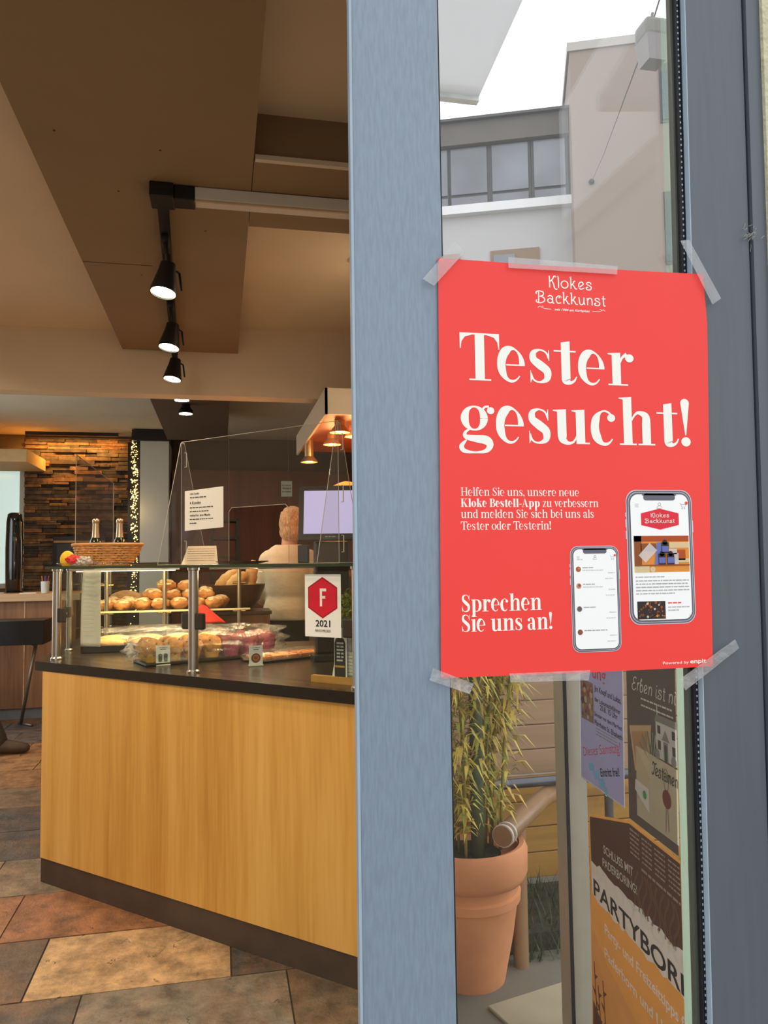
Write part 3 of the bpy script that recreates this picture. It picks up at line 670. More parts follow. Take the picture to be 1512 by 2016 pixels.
# ------------------------------------------------------------------ street side seen through the pane
SGo = Vector((1.012, 2.117, 0)); SGd = Vector((-0.100, -0.995, 0)).normalized(); SGn = Vector((SGd.y, -SGd.x, 0))
def sg(u, z, k=0.0): return SGo + SGd * u + Vector((0, 0, z)) + SGn * k
def sgbox(mb, u0, u1, z0, z1, k0, k1, mi=0):
    pts = []
    for z in (z0, z1):
        for u, k in ((u0, k0), (u1, k0), (u1, k1), (u0, k1)): pts.append(sg(u, z, k))
    mb.add(pts, CUBE, mi)
screen = thing('glass_side_screen', 'tall clear glass screen carrying posters, behind the door pane, with mint green edge', 'glass screen', sg(0.3, -0.035))
mb = MB(); sgbox(mb, 0.0, 0.615, 0.0, 2.75, -0.012, -0.004); mb.build('glass_sheet', M_screen, screen)
mb = MB()
for i in range(12):
    za = -0.035 + i * (2.79 / 12); zb = za + 2.79 / 12; ua = 0.590 + 0.028 * za; ub = 0.590 + 0.028 * zb; wa = .040 - .009 * za; wb_ = .040 - .009 * zb
    pts = [sg(ua, za, -0.012), sg(ua + wa, za, -0.012), sg(ua + wa, za, -0.002), sg(ua, za, -0.002), sg(ub, zb, -0.012), sg(ub + wb_, zb, -0.012), sg(ub + wb_, zb, -0.002), sg(ub, zb, -0.002)]
    mb.add(pts, [f for q, f in enumerate(CUBE) if not (q == 0 and i) and not (q == 1 and i < 11)], 0 if zb < 1.75 else 1)
mb.build('edge_strip', [M_mint, M_mint2], screen)
mb = MB(); sgbox(mb, -0.10, -0.002, -0.035, 1.25, -0.03, 0.03); mb.build('post', pmat('grey_post_paint', S(172, 165, 148), 0.5, var=0.04), screen)
mb = MB(); sgbox(mb, -0.004, 0.0, -0.035, 1.25, 0.024, 0.034); mb.build('seal', M_gasket, screen)

PR = Print(sg(0, 0, -0.0035), SGd, (0, 0, 1), SGn, 0.0004)
def mcol(name, rgb, rough=0.6, through=0.5, gain=1.45):
    """printed paper: light also passes through it"""
    m = pmat(name, tuple(min(.93, q * gain) for q in S(*rgb)), rough, var=0.03, scale=20); nt = m.node_tree; b = nt.nodes['Principled BSDF']; o = nt.nodes['Material Output']
    t = nt.nodes.new('ShaderNodeBsdfTranslucent'); nt.links.new(b.inputs['Base Color'].links[0].from_socket, t.inputs[0])
    mx = nt.nodes.new('ShaderNodeMixShader'); mx.inputs[0].default_value = through
    nt.links.new(b.outputs[0], mx.inputs[1]); nt.links.new(t.outputs[0], mx.inputs[2]); nt.links.new(mx.outputs[0], o.inputs[0]); return m
# lavender event poster
ev = thing('event_poster', 'lavender event notice with red Samstag line taped inside the glass screen', 'poster', PR.at(0.17, 0.75))
mb = MB(); PR.sheet(mb, [(0.026, 0.752), (0.325, 0.757), (0.345, 1.17), (0.046, 1.165)], 0.0004); mb.build('sheet', mcol('lavender_paper', (182, 180, 206), gain=1.05), ev)
mb = MB(); PR.stroke(mb, [(0.046, 1.16), (0.026, 0.755), (0.324, 0.759), (0.344, 1.165)], 0.006, 1); mb.build('border', mcol('white_border', (236, 234, 236)), ev)
mb = MB()
for t, u0, u1, v, h, a, mi in (('Jim Knopf und Lukas,', .148, .325, 1.018, .016, -.03, 0), ('der Lokomotivführer', .148, .318, .990, .013, -.03, 0), ('20.8. 15 Uhr', .185, .300, .972, .015, -.03, 0), ('Samstag vor dem Pfarrfest', .143, .325, .950, .011, -.02, 0), ('Pfarrheim St. Elisabeth', .143, .325, .926, .014, -.02, 0), ('Eintritt frei!', .176, .306, .794, .022, .27, 0)):
    p, w = sans(t, True); PR.text(mb, p, w, u0, v, u1, h / .73, 1, mi, a)
for k in range(3): PR.words(mb, .150, .29, .916 - k * .008, .003, 1, 1, k)
mb.build('black_text', [M_ink, M_grey], ev)
mb = MB(); p, w = sans('Dieses Samstag!', False); PR.text(mb, p, w, .052, .818, .325, .036, 1, 0, .27); mb.build('red_text', mcol('red_marker_line', (196, 96, 110)), ev); mb = MB()
p, w = sans('ung', True); PR.text(mb, p, w, .135, 1.052, .232, .05, 1, 0, .0); mb.build('red_title', mcol('red_marker', (196, 96, 110)), ev)
mb = MB(); rp_ = random.Random(5); PR.rect(mb, .046, .925, .138, 1.035, 1, 0)
for i in range(26):
    PR.disc(mb, rp_.uniform(.056, .128), rp_.uniform(.935, 1.025), rp_.uniform(.005, .011), 2 + i % 3, 1 + i % 4)
mb.build('colour_picture', [mcol('pic_a', (140, 116, 100)), mcol('pic_b', (170, 74, 74)), mcol('pic_c', (206, 184, 160)), mcol('pic_d', (96, 80, 66)), mcol('pic_e', (176, 152, 90))], ev)
mb = MB()
for i in range(7): PR.disc(mb, .10 + i * .018, .800 - i * .006 + (i % 2) * .012, .012, 1, 0)
mb.build('blue_mark', mcol('pale_blue_ink', (132, 186, 206)), ev)
# inheritance poster with the will in an envelope
er = thing('inheritance_poster', 'dark brown poster of a will envelope, house and banknotes, on the glass screen', 'poster', PR.at(0.47, 0.74))
mb = MB(); PR.sheet(mb, [(0.35, 0.742), (0.598, 0.742), (0.615, 1.20), (0.365, 1.20)], 0.0004); mb.build('sheet', mcol('brown_grey_print', (98, 88, 84)), er)
mb = MB(); p, w = line_of('Erben ist ni', deco, .06, shear=.18); PR.text(mb, p, w, .392, 1.062, .612, .021, 1)
PR.words(mb, .44, .60, 1.045, .004, 1, 0, 3); PR.words(mb, .44, .60, 1.030, .004, 1, 0, 4); mb.build('script_title', mcol('pale_script', (220, 212, 200)), er)
mb = MB(); PR.poly(mb, [(.370, .970), (.395, .868), (.47, .90), (.490, .995)], 1, 0); PR.poly(mb, [(.382, .958), (.402, .884), (.458, .908), (.474, .978)], 2, 1)
mb.build('banknote_picture', [mcol('note_paper', (206, 180, 140)), mcol('note_print', (180, 146, 110))], er)
mb = MB()
for i in range(9):
    a0 = math.radians(70 + i * 11); a1 = a0 + .10; PR.poly(mb, [(.49, .905), (.49 + .075 * math.cos(a0), .905 + .075 * math.sin(a0)), (.49 + .075 * math.cos(a1), .905 + .075 * math.sin(a1))], 3 if i % 2 else 2, i % 2)
mb.build('fan_picture', [mcol('fan_a', (170, 176, 150)), mcol('fan_b', (128, 136, 112))], er)
mb = MB(); PR.poly(mb, [(.515, .93), (.611, .93), (.613, 1.012), (.515, 1.012)], 4, 0); PR.poly(mb, [(.510, 1.010), (.614, 1.010), (.614, 1.026), (.520, 1.026)], 5, 1)
for u in (.524, .592): PR.rect(mb, u, .985, u + .014, 1.003, 5, 2); PR.rect(mb, u, .950, u + .014, .970, 5, 2)
PR.rect(mb, .551, .93, .572, .972, 5, 1); PR.poly(mb, [(.543, .974), (.580, .974), (.5615, .998)], 5, 1); PR.rect(mb, .556, .93, .567, .966, 6, 2)
PR.disc(mb, .520, .938, .012, 6, 1); PR.disc(mb, .598, .938, .012, 6, 1); PR.rect(mb, .523, 1.026, .527, 1.048, 5, 0)
mb.build('house_picture', [mcol('house_white', (214, 212, 204)), mcol('house_grey', (140, 140, 136)), mcol('house_dark', (84, 84, 84))], er)
mb = MB(); PR.poly(mb, [(.400, .765), (.606, .765), (.612, .925), (.405, .930)], 3, 0); PR.poly(mb, [(.405, .930), (.480, .870), (.405, .80)], 4, 1)
mb.build('envelope_picture', [mcol('envelope', (204, 194, 170)), mcol('envelope_fold', (190, 180, 156))], er)
mb = MB(); p, w = line_of('Testamen', deco, .04, shear=.2); PR.text(mb, p, w, .488, .886, .612, .019, 5); mb.build('script_text', M_ink, er)
mb = MB(); PR.disc(mb, .557, .848, .020, 5, 0)
PR.stroke(mb, [(.557 + .011 * math.sin(t * .5), .890 + .024 * math.cos(t * .5)) for t in range(13)], .002, 5, 1); PR.stroke(mb, [(.553, .83), (.548, .775)], .002, 5, 1); PR.stroke(mb, [(.560, .83), (.562, .78)], .002, 5, 1)
mb.build('wax_seal', [mcol('wax_red', (128, 64, 62)), mcol('seal_string', (120, 104, 90))], er)
mb = MB(); PR.poly(mb, [(.395, .825), (.470, .790), (.470, .845), (.400, .850)], 6, 0); PR.disc(mb, .448, .826, .010, 7, 1); mb.build('folded_corner', [mcol('white_corner', (236, 236, 230)), mcol('leaf_green', (82, 160, 96))], er)
# party poster
pp = thing('party_poster', 'amber party poster with big black capitals on white brush band, on the glass screen', 'poster', PR.at(0.34, 0.2))
mb = MB(); PR.sheet(mb, [(.055, .02), (.590, .02), (.606, .735), (.350, .735), (.080, .665)], 0.0004, 0); mb.build('sheet', mcol('amber_print', (214, 172, 104), gain=1.25), pp)
mb = MB(); PR.poly(mb, [(.086, .54), (.085, .660), (.350, .728), (.604, .728), (.602, .53)], 1, 0)
for i in range(11): 
    u = .36 + i * .022; PR.stroke(mb, [(u + .012 * math.sin(k * .8 + i), .535 + k * .012) for k in range(9)], .008, 2, 1)
mb.build('dark_upper_print', [mcol('dark_print', (88, 66, 58)), mcol('wood_line', (126, 92, 70))], pp)
mb = MB()
for c in range(4):
    for k in range(6): PR.words(mb, .352 + c * .066, .352 + c * .066 + .052, .715 - k * .011, .004, 2, 0, c * 9 + k)
PR.words(mb, .412, .602, .640, .006, 2, 0, 77); mb.build('small_text', mcol('pale_small_text', (176, 160, 150)), pp)
mb = MB(); top = []; bot = []; rb_ = random.Random(8)
for i in range(27):
    u = .088 + i * .0199; top.append((min(u, .604), .545 + rb_.uniform(-.006, .006))); bot.append((min(u, .602), .448 + rb_.uniform(-.007, .007)))
for i in range(26): PR.poly(mb, [bot[i], bot[i + 1], top[i + 1], top[i]], 2)
mb.build('brush_band', mcol('brush_white', (238, 240, 238), through=.12), pp)
mb = MB()
p, w = sans('PARTYBORI', True); PR.text(mb, p, w, .100, .456, .604, .062, 3); mb.build('band_capitals', M_ink, pp)
mb = MB(); p, w = sans('PARTYBORI', False); PR.text(mb, p, w, .100, .512, .604, .04, 3); mb.build('faint_capitals', mcol('faint_print', (205, 206, 202)), pp)
mb = MB(); p, w = sans('SCHLUSS MIT', True); PR.text(mb, p, w, .180, .596, .366, .030, 3, 0, .06); p, w = sans('PADERBORING!', True); PR.text(mb, p, w, .172, .560, .386, .030, 3, 0, .06); mb.build('white_capitals', mcol('cream_print', (236, 232, 206)), pp)
mb = MB(); p, w = sans('Party- und Freizeittipps f', True); PR.text(mb, p, w, .172, .386, .600, .036, 3); p, w = sans('Paderborn und Umgeb', True); PR.text(mb, p, w, .165, .322, .600, .036, 3); mb.build('white_text', mcol('white_print', (240, 240, 236), through=.12), pp)
mb = MB()
PR.poly(mb, [(.06, .03), (.585, .03), (.595, .30), (.40, .25), (.20, .30), (.075, .36)], 1); mb.build('pale_lower_print', mcol('pale_amber', (228, 192, 126), gain=1.25), pp)
mb = MB()
for u, h in ((.09, .24), (.115, .19), (.15, .22), (.19, .13), (.24, .10)):
    PR.stroke(mb, [(u, .03), (u + .006, .03 + h * .5), (u - .004, .03 + h)], .006, 2)
    for k in range(5): PR.poly(mb, [(u, .05 + h * .18 * k), (u + .022 * (-1) ** k, .07 + h * .18 * k), (u, .066 + h * .18 * k)], 3)
PR.poly(mb, [(.06, .025), (.32, .025), (.22, .09), (.07, .16)], 2); mb.build('plant_silhouette', mcol('plant_silhouette_print', (112, 84, 60)), pp)  # printed plant shapes along the poster's lower edge

# pot with bamboo, fence, rails, planting strip
fence = thing('wooden_fence', 'brown horizontal board fence behind the potted bamboo', 'fence', (1.3, 3.2, -0.035))
rf = random.Random(3)
fd = Vector((1, 0.05, 0)).normalized()
mb = MB()
for k in range(8):
    z = 0.45 + k * 0.105; mb.box(0.80, 3.20, z, 2.4, 3.225, z + 0.101, 0, 0.004)
mb.build('upper_boards', M_slat, fence)
mb = MB()
for k in range(4):
    z = 0.01 + k * 0.108; mb.box(0.80, 3.20, z, 2.4, 3.225, z + 0.104, 0, 0.004)
mb.build('lower_boards', M_ochre, fence)
for x in (0.86, 1.55, 2.3): MB().box(x, 3.226, -0.035, x + .07, 3.29, 1.28).build('post', M_slat, fence)
mb = MB(); mb.box(0.75, 2.70, -0.035, 2.4, 3.10, 0.03, 0); mb.build('planting_bed', M_soil, kind='structure')
mb = MB(); rg = random.Random(9)
for i in range(1500):
    x, y = rg.uniform(0.76, 2.2), rg.uniform(2.62, 3.1); h = rg.uniform(.04, .13); a = rg.uniform(0, 6.28); d = Vector((math.cos(a), math.sin(a), 0)); p = Vector((x, y, 0.0 if y > 2.7 else -0.03)); q = Vector((-d.y, d.x, 0)) * .004
    mb.add([p - q, p + q, p + d * h * .5 + Vector((0, 0, h)) ], [[0, 1, 2]], i % 2)
o = mb.build('low_grass', [pmat('dull_grass', S(84, 92, 56), 0.8, var=0.2), pmat('dark_grass', S(60, 68, 42), 0.8, var=0.2)]); tag(o, 'low dark grass growing along the foot of the brown fence', 'grass'); o['kind'] = 'stuff'
mb = MB(); mb.box(0.86, 2.10, -0.034, 1.22, 2.45, -0.022, 0, 0.004, None, 0.25); tag(mb.build('paving_slab', pmat('pale_slab', S(176, 166, 140), 0.85, var=0.08, scale=6)), 'pale square paving slab on the ground below the glass screen', 'paving slab')

pot = thing('potted_bamboo', 'bushy yellow green bamboo in a terracotta pot by the fence', 'plant', (0.83, 2.60, -0.035))
prof = [(.118, -.035), (.150, .12), (.166, .23), (.176, .235), (.178, .262), (.170, .268), (.172, .30), (.190, .305), (.202, .33), (.204, .40), (.192, .425), (.176, .42), (.17, .38), (.001, .37)]
MB().lathe(prof, (0.83, 2.60, 0), 40).build('pot', pmat('terracotta', S(224, 152, 104), 0.8, var=0.10, scale=7, bump=0.15), pot, True, angle=50)
MB().lathe([(.17, .36), (.17, .375), (.001, .38)], (0.83, 2.60, 0), 30).build('soil', M_soil, pot)
rb2 = random.Random(12); mb = MB(); stems = []
for i in range(16):
    a = rb2.uniform(0, 6.28); r = rb2.uniform(0.02, .12); x, y = 0.83 + r * math.cos(a), 2.60 + r * math.sin(a)
    p = [(x, y, .37), (x + .03 * math.cos(a), y + .03 * math.sin(a), .8), (x + .10 * math.cos(a), y + .10 * math.sin(a), 1.30)]
    stems.append(p); mb.tube(spline(p, 5), .005, 6)
mb.build('canes', pmat('bamboo_cane', S(150, 140, 62), 0.5, var=0.15), pot, True)
mb = MB(); mb.tube([(0.85, 2.55, .37), (0.852, 2.55, .8), (0.85, 2.55, 1.3)], .022, 10); mb.build('reflection_pole', pmat('reflected_strip_green', S(92, 104, 76), 0.7, var=0.2), pot, True)  # pole modelled in place of a dark strip reflected in the pane
mb = MB()
for i in range(2600):
    p = stems[i % 16]; t = rb2.uniform(0.05, 1) ** 0.8; base = Vector(p[0]).lerp(Vector(p[2]), t) + Vector((rb2.gauss(0, .012), rb2.gauss(0, .012), 0))
    a = rb2.uniform(0, 6.28); L = rb2.uniform(.08, .15) * (0.35 + 0.65 * t); d = Vector((math.cos(a), math.sin(a), rb2.uniform(-.35, .5))).normalized(); s_ = d.cross(Vector((0, 0, 1))).normalized() * rb2.uniform(.004, .008)
    m_ = base + d * L * .5; e_ = base + d * L + Vector((0, 0, -L * .55))
    if min(q.x - .234 * q.y for q in (base, m_, e_)) < .045: continue        # keep clear of the shop wall
    mb.add([base, m_ - s_, e_, m_ + s_], [[0, 1, 2, 3]], i % 3)
mb.build('foliage', [pmat('leaf_yellow', S(226, 204, 92), 0.6, var=0.2), pmat('leaf_green', S(166, 170, 74), 0.6, var=0.2), pmat('leaf_ochre', S(210, 176, 88), 0.6, var=0.2)], pot)['kind'] = 'stuff'

hr = thing('grey_handrail', 'dark grey metal handrail tube with capped end in front of the fence', 'handrail', (1.02, 2.9, -0.035))
mb = MB(); mb.tube([(0.955, 2.86, .515), (1.6, 2.86, .520)], .019, 16); mb.build('tube', pmat('dark_grey_tube', S(98, 98, 104), 0.3, 0.5, var=0.05), hr, True, angle=40)
MB().tube([(0.948, 2.86, .515), (0.985, 2.86, .515)], .025, 16).build('end_cap', pmat('grey_cap', S(80, 78, 80), 0.5), hr, True, angle=40)
MB().tube([(1.5, 2.86, -.035), (1.5, 2.86, .515)], .017, 12).build('post', pmat('dark_grey_tube_post', S(98, 98, 104), 0.3, 0.5, var=0.05), hr, True, angle=40)
br = thing('brown_reflected_rail', 'brown rail on a post modelled from a reflection, beside the terracotta pot', 'railing', (1.03, 2.5, -0.035))  # solid rail and post modelled from a reflection in the pane
M_br = pmat('brown_lacquer', S(156, 122, 88), 0.25, var=0.06, spec=0.6)
MB().tube([(0.92, 2.50, .455), (1.20, 2.82, .462), (1.5, 3.10, .47)], .034, 20).build('rail', M_br, br, True, angle=40)
for k in (0, 1): MB().tube([(0.922 + k * .02, 2.50 + k * .022, .455), (0.928 + k * .02, 2.507 + k * .022, .455)], .0375, 20).build('ring', pmat('pale_ring', S(214, 206, 196), 0.4), br, True, angle=40)
MB().tube([(1.025, 2.62, -.035), (1.025, 2.62, .455)], .026, 16).build('post', M_br, br, True, angle=40)

# canopy sheet over the side street
mb = MB(); mb.prism([(0.832, 2.318), (0.56, 2.318), (0.35, 1.2), (0.765, 1.2)], 2.9, 2.93)
cn = thing('street_canopy', 'mottled pale metal canopy sheet jutting over the side street', 'canopy', (0.6, 1.8, 2.9))
mb.build('sheet', clear_mat('frosted_canopy_glass', tint=(.6, .62, .64), base=.03, rough=.3, veil=.88, veilcol=(.96, .97, 1.0)), cn)
mb = MB(); mb.box(0.56, 2.318, 2.885, 0.832, 2.345, 2.945); mb.build('front_edge', pmat('pale_edge', S(224, 230, 232), 0.5), cn)
mb = MB(); mb.tube([(0.50, 1.5, 2.93), (0.40, 1.5, 3.6)], .012, 8); mb.build('tie_rod', M_steel, cn)

# ------------------------------------------------------------------ building across the street
KB = 24 / 14.0
Oc = Vector((0, 0, CAM_Z)); B0 = Oc + (Vector((6.163, 13.001, 2.296)) - Oc) * KB
bd = Vector((0.926, -0.378, 0)).normalized(); bn = Vector((bd.y, -bd.x, 0))   # bn faces the shop
def BP(u, z, d=0.0):
    q = Vector((B0.x, B0.y, 0)) + bd * (u * KB) - bn * d; return Vector((q.x, q.y, CAM_Z + (z - CAM_Z) * KB))
def bbox(mb, u0, u1, z0, z1, d0, d1, mi=0):
    pts = []
    for z in (z0, z1):
        for u, d in ((u0, d0), (u1, d0), (u1, d1), (u0, d1)): pts.append(BP(u, z, d))
    mb.add(pts, CUBE, mi)
M_bw = pmat('grey_white_render', S(182, 179, 178), 0.9, var=0.03, scale=0.6)
M_bb = pmat('beige_render', S(150, 134, 123), 0.9, var=0.03, scale=0.5)
M_bdark = pmat('dark_bronze_cladding', S(92, 84, 76), 0.6, var=0.08, scale=1.5)
M_bframe = pmat('dark_window_frame', S(70, 66, 64), 0.5, var=0.05)
M_bglass = pmat('pale_window_glass', S(120, 122, 128), 0.12, var=0.25, scale=0.6, spec=0.55)
M_bblue = pmat('blue_window_glass', S(52, 66, 86), 0.15, var=0.15, scale=0.8, spec=0.4)
bl = thing('apartment_building', 'grey white flats with glazed dark top storey and beige stair tower, across the street', 'building', BP(-0.6, CAM_Z - CAM_Z / KB, 0))
zg = CAM_Z - 1.415 / KB
mb = MB(); bbox(mb, -6, 0.26, zg, 8.0, 0.3, 9); mb.build('wall', M_bw, bl)
mb = MB(); bbox(mb, -6, 0.26, 8.0, 8.17, 0.05, 9); mb.build('balcony_slab', pmat('pale_slab_edge', S(224, 222, 222), 0.8, var=0.03, scale=1), bl)
mb = MB(); bbox(mb, -6, 0.24, 9.36, 9.82, 0.05, 9); mb.build('roof_fascia', M_bdark, bl)
mb = MB(); bbox(mb, -6, 0.26, 9.80, 9.85, -0.1, 9); mb.build('roof_edge', M_bframe, bl)
mb = MB(); bbox(mb, -6, 0.2, 8.17, 9.38, 0.35, 9); mb.build('upper_storey', M_bdark, bl)
for u0, u1 in ((-2.62, -2.06), (-1.99, -1.30), (-1.20, -.52), (-.41, .17)):
    f = MB(); bbox(f, u0 - .05, u1 + .05, 8.19, 9.36, 0.28, 0.36); fr = f.build('window_frame', M_bframe, bl)
    g_ = MB(); bbox(g_, u0, u1, 8.42, 9.33, 0.22, 0.285); bbox(g_, u0, u1, 8.22, 8.36, 0.22, 0.285); g_.build('pane', M_bglass, fr)
for k in range(2):
    u0 = -1.27 - k * 1.5; f = MB(); bbox(f, u0, u0 + .92, 6.1, 7.26, 0.24, 0.32); fr = f.build('window_frame', pmat('brown_frame', S(136, 110, 86), 0.6), bl)
    g_ = MB(); bbox(g_, u0 + .06, u0 + .46, 6.2, 7.16, 0.2, 0.25); bbox(g_, u0 + .54, u0 + .88, 6.2, 6.98, 0.2, 0.25); g_.build('pane', M_bglass, fr)
mb = MB(); bbox(mb, 0.26, 4.5, zg, 10.62, -0.8, 8); mb.build('stair_tower', M_bb, bl)
mb = MB(); bbox(mb, 0.22, 4.55, 10.60, 10.76, -0.86, 8); mb.build('parapet_cap', pmat('parapet_grey', S(176, 168, 162), 0.7, var=0.04), bl)
for z0, z1 in ((9.07, 10.16), (6.5, 7.81), (4.0, 5.3)):
    for u0 in (1.80, 3.2):
        f = MB(); bbox(f, u0, u0 + .8, z0, z1, -0.84, -0.78); fr = f.build('window_frame', M_bframe, bl)
        g_ = MB(); bbox(g_, u0 + .03, u0 + .77, z0 + .05, z1 - .16, -0.88, -0.835); g_.build('pane', M_bblue, fr)
# street lamp strung on a wire, anchored to the tower
sl = thing('hanging_street_lamp', 'boxy grey street lamp hung on a wire before the beige tower', 'street lamp', (3.43, 5.40, 5.36))
mb = MB(); mb.box(3.325, 5.30, 5.55, 3.525, 5.50, 5.70, 0, 0.03); mb.tube([(3.42, 5.40, 5.69), (3.44, 5.40, 5.80)], .012, 8); mb.build('housing', pmat('lamp_grey', S(112, 108, 98), 0.5, var=0.05), sl)
mb = MB(); mb.add([(3.425 + sx * .075, 5.40 + sy * .075, 5.36) for sx, sy in ((-1, -1), (1, -1), (1, 1), (-1, 1))] + [(3.425 + sx * .10, 5.40 + sy * .10, 5.56) for sx, sy in ((-1, -1), (1, -1), (1, 1), (-1, 1))], CUBE); mb.build('shade', pmat('lamp_shade_grey', S(128, 122, 120), 0.3, var=0.05), sl)
anchor = BP(0.58, 8.12, -0.84)
mb = MB(); pA = Vector((3.43, 5.40, 5.70)); mb.tube([anchor, anchor.lerp(pA, .5) + Vector((0, 0, -.08)), pA, pA + Vector((.35, -.6, 1.6))], .007, 6); mb.build('wire', M_bframe, sl)
MB().blob(anchor, .085, .085, .085, sub=3).build('wall_anchor', M_blackmetal, sl, True)

# ------------------------------------------------------------------ the red poster taped to the door
PX, PZ, PY = 0.2, 1.26, 0.7415
po = thing('red_poster', 'large red Tester gesucht poster with two phone pictures, taped to the door', 'poster', (PX + .17, PY, PZ + .005))
PP = Print((PX, PY, PZ), (1, 0, 0), (0, 0, 1), (0, -1, 0), 0.00018)
M_red = pmat('poster_red', S(246, 66, 60), 0.45, var=0.012, scale=6, spec=0.35)
M_pw = pmat('poster_white', S(250, 248, 238), 0.5, var=0.01)
mb = MB(); PP.sheet(mb, [(.0129, .0035), (.16, .0022), (.315, .0023), (.3195, .19), (.3245, .35), (.3250, .378), (.3238, .402), (.3228, .418), (.3222, .4318), (.25, .4305), (.12, .4290), (.0179, .4291), (.0155, .2)], 0.0004); mb.build('sheet', M_red, po)
def headline(mb, txt, u0, v, xh, u1, k=1, w=0.25, track=0.03, mi=0):
    p, wd = line_of(txt, serif, track, w); PP.text(mb, p, wd, u0, v, u1, xh, k, mi)
mb = MB(); headline(mb, 'Tester', .0391, .3033, .0352, .2355); headline(mb, 'gesucht!', .0371, .2394, .0362, .3008); mb.build('headline', M_pw, po)
mb = MB(); headline(mb, 'Helfen Sie uns, unsere neue', .0372, .1845, .0060, .1664, w=.19); headline(mb, 'zu verbessern', .1252, .1732, .0060, .1879, w=.19)
headline(mb, 'und melden Sie sich bei uns als', .0367, .1620, .0060, .1824, w=.19); headline(mb, 'Tester oder Testerin!', .0365, .1500, .0060, .1341, w=.19); mb.build('body_text', M_pw, po)
mb = MB(); headline(mb, 'Kloke Bestell-App', .0369, .1732, .0060, .1222, w=.30); mb.build('bold_text', M_pw, po)
mb = MB(); headline(mb, 'Sprechen', .0352, .0678, .0122, .1216, w=.25); headline(mb, 'Sie uns an!', .0348, .0480, .0122, .1327, w=.25); mb.build('call_text', M_pw, po)
mb = MB(); p, w = line_of('Klokes', deco, .05); PP.text(mb, p, w, .1385, .4055, .1892, .0084, 1); p, w = line_of('Backkunst', deco, .05); PP.text(mb, p, w, .1245, .3888, .2043, .0082, 1)
p, w = sans('seit 1904 am Karlsplatz', True); p = [[(x + .25 * y, y) for x, y in q] for q in p]; PP.text(mb, p, w, .1445, .3812, .1845, .0034, 1)
for sx in (1, -1):
    c = .1643; f = lambda d: c + sx * d
    PP.stroke(mb, [(f(.0235), .3822), (f(.031), .3824), (f(.034), .3836), (f(.0335), .3850), (f(.0320), .3846)], .0005, 1); PP.stroke(mb, [(f(.034), .3836), (f(.0365), .3848), (f(.0385), .3832)], .0005, 1)
mb.build('logo', M_pw, po)
mb = MB(); p, w = sans('Powered by'); PP.text(mb, p, w, .2558, .0068, .2862, .0042, 1); p, w = sans('enpit', True); PP.text(mb, p, w, .2880, .0068, .3072, .0062, 1); mb.build('credit_text', M_pw, po)
M_phs = pmat('phone_silver', S(214, 204, 216), 0.4, var=0.03); M_phd = pmat('phone_bezel', S(96, 96, 106), 0.4, var=0.03)
M_scr = pmat('screen_white', S(252, 251, 250), 0.45, var=0.005)
def phone(u0, v0, u1, v1, name):
    W = u1 - u0; H = v1 - v0; f = MB(); r = W * .16
    for vv, hh in ((.80, .03), (.72, .06), (.635, .06)): PP.rect(f, u0 - W * .012, v0 + H * vv, u0 + .004, v0 + H * (vv + hh), 1, 0)
    PP.rect(f, u1 - .004, v0 + H * .68, u1 + W * .012, v0 + H * .77, 1, 0)
    PP.rrect(f, u0, v0, u1, v1, r, 2, 0); PP.rrect(f, u0 + W * .012, v0 + W * .012, u1 - W * .012, v1 - W * .012, r * .95, 3, 1); PP.rrect(f, u0 + W * .030, v0 + W * .030, u1 - W * .030, v1 - W * .030, r * .9, 4, 0)
    PP.rrect(f, u0 + W * .038, v0 + W * .038, u1 - W * .038, v1 - W * .038, r * .86, 5, 1)
    o = f.build('phone_picture', [M_phs, M_phd], po)
    s_ = MB(); PP.rrect(s_, u0 + W * .062, v0 + W * .062, u1 - W * .062, v1 - W * .062, r * .72, 6, 0)
    PP.rrect(s_, u0 + W * .26, v1 - W * .145, u1 - W * .26, v1 - W * .05, W * .04, 7, 1); PP.rect(s_, u0 + W * .24, v1 - W * .075, u1 - W * .24, v1 - W * .05, 7, 1)
    s_.build('screen', [M_scr, M_phd], o)
    ic = MB()
    for k in range(3): PP.rect(ic, u0 + W * .13, v1 - W * (.235 - k * .018), u0 + W * .185, v1 - W * (.230 - k * .018), 7, 0)
    ic.build('menu_icon', M_grey, o); ic = MB(); um = (u0 + u1) / 2; PP.stroke(ic, [(um + W * .02 * math.cos(t), v1 - W * .195 + W * .02 * math.sin(t)) for t in [q * .6 for q in range(12)]], W * .006, 7, 0)
    PP.stroke(ic, [(um - W * .04, v1 - W * .255), (um - W * .025, v1 - W * .225), (um, v1 - W * .215), (um + W * .025, v1 - W * .225), (um + W * .04, v1 - W * .255), (um - W * .04, v1 - W * .255)], W * .006, 7, 0)
    ic.build('person_icon', M_grey, o); ic = MB(); c = u1 - W * .14; PP.stroke(ic, [(c - W * .05, v1 - W * .18), (c - W * .035, v1 - W * .185), (c - W * .02, v1 - W * .235), (c + W * .03, v1 - W * .235), (c + W * .04, v1 - W * .20), (c - W * .03, v1 - W * .20)], W * .006, 7, 0)
    PP.disc(ic, c - W * .015, v1 - W * .255, W * .009, 7, 0); PP.disc(ic, c + W * .022, v1 - W * .255, W * .009, 7, 0); PP.disc(ic, c + W * .05, v1 - W * .18, W * .022, 8, 1)
    ic.build('cart_icon', [M_grey, M_red], o); return o
M_grey_ = M_grey; M_grey = pmat('pale_screen_ink', S(176, 174, 176), .6, var=.05); M_lgrey_ = M_lgrey; M_lgrey = pmat('paler_screen_ink', S(206, 204, 206), .6, var=.05)
ph = phone(.1538, .0228, .2089, .1325, 'small')
W, u0, v0 = .0551, .1538, .0228
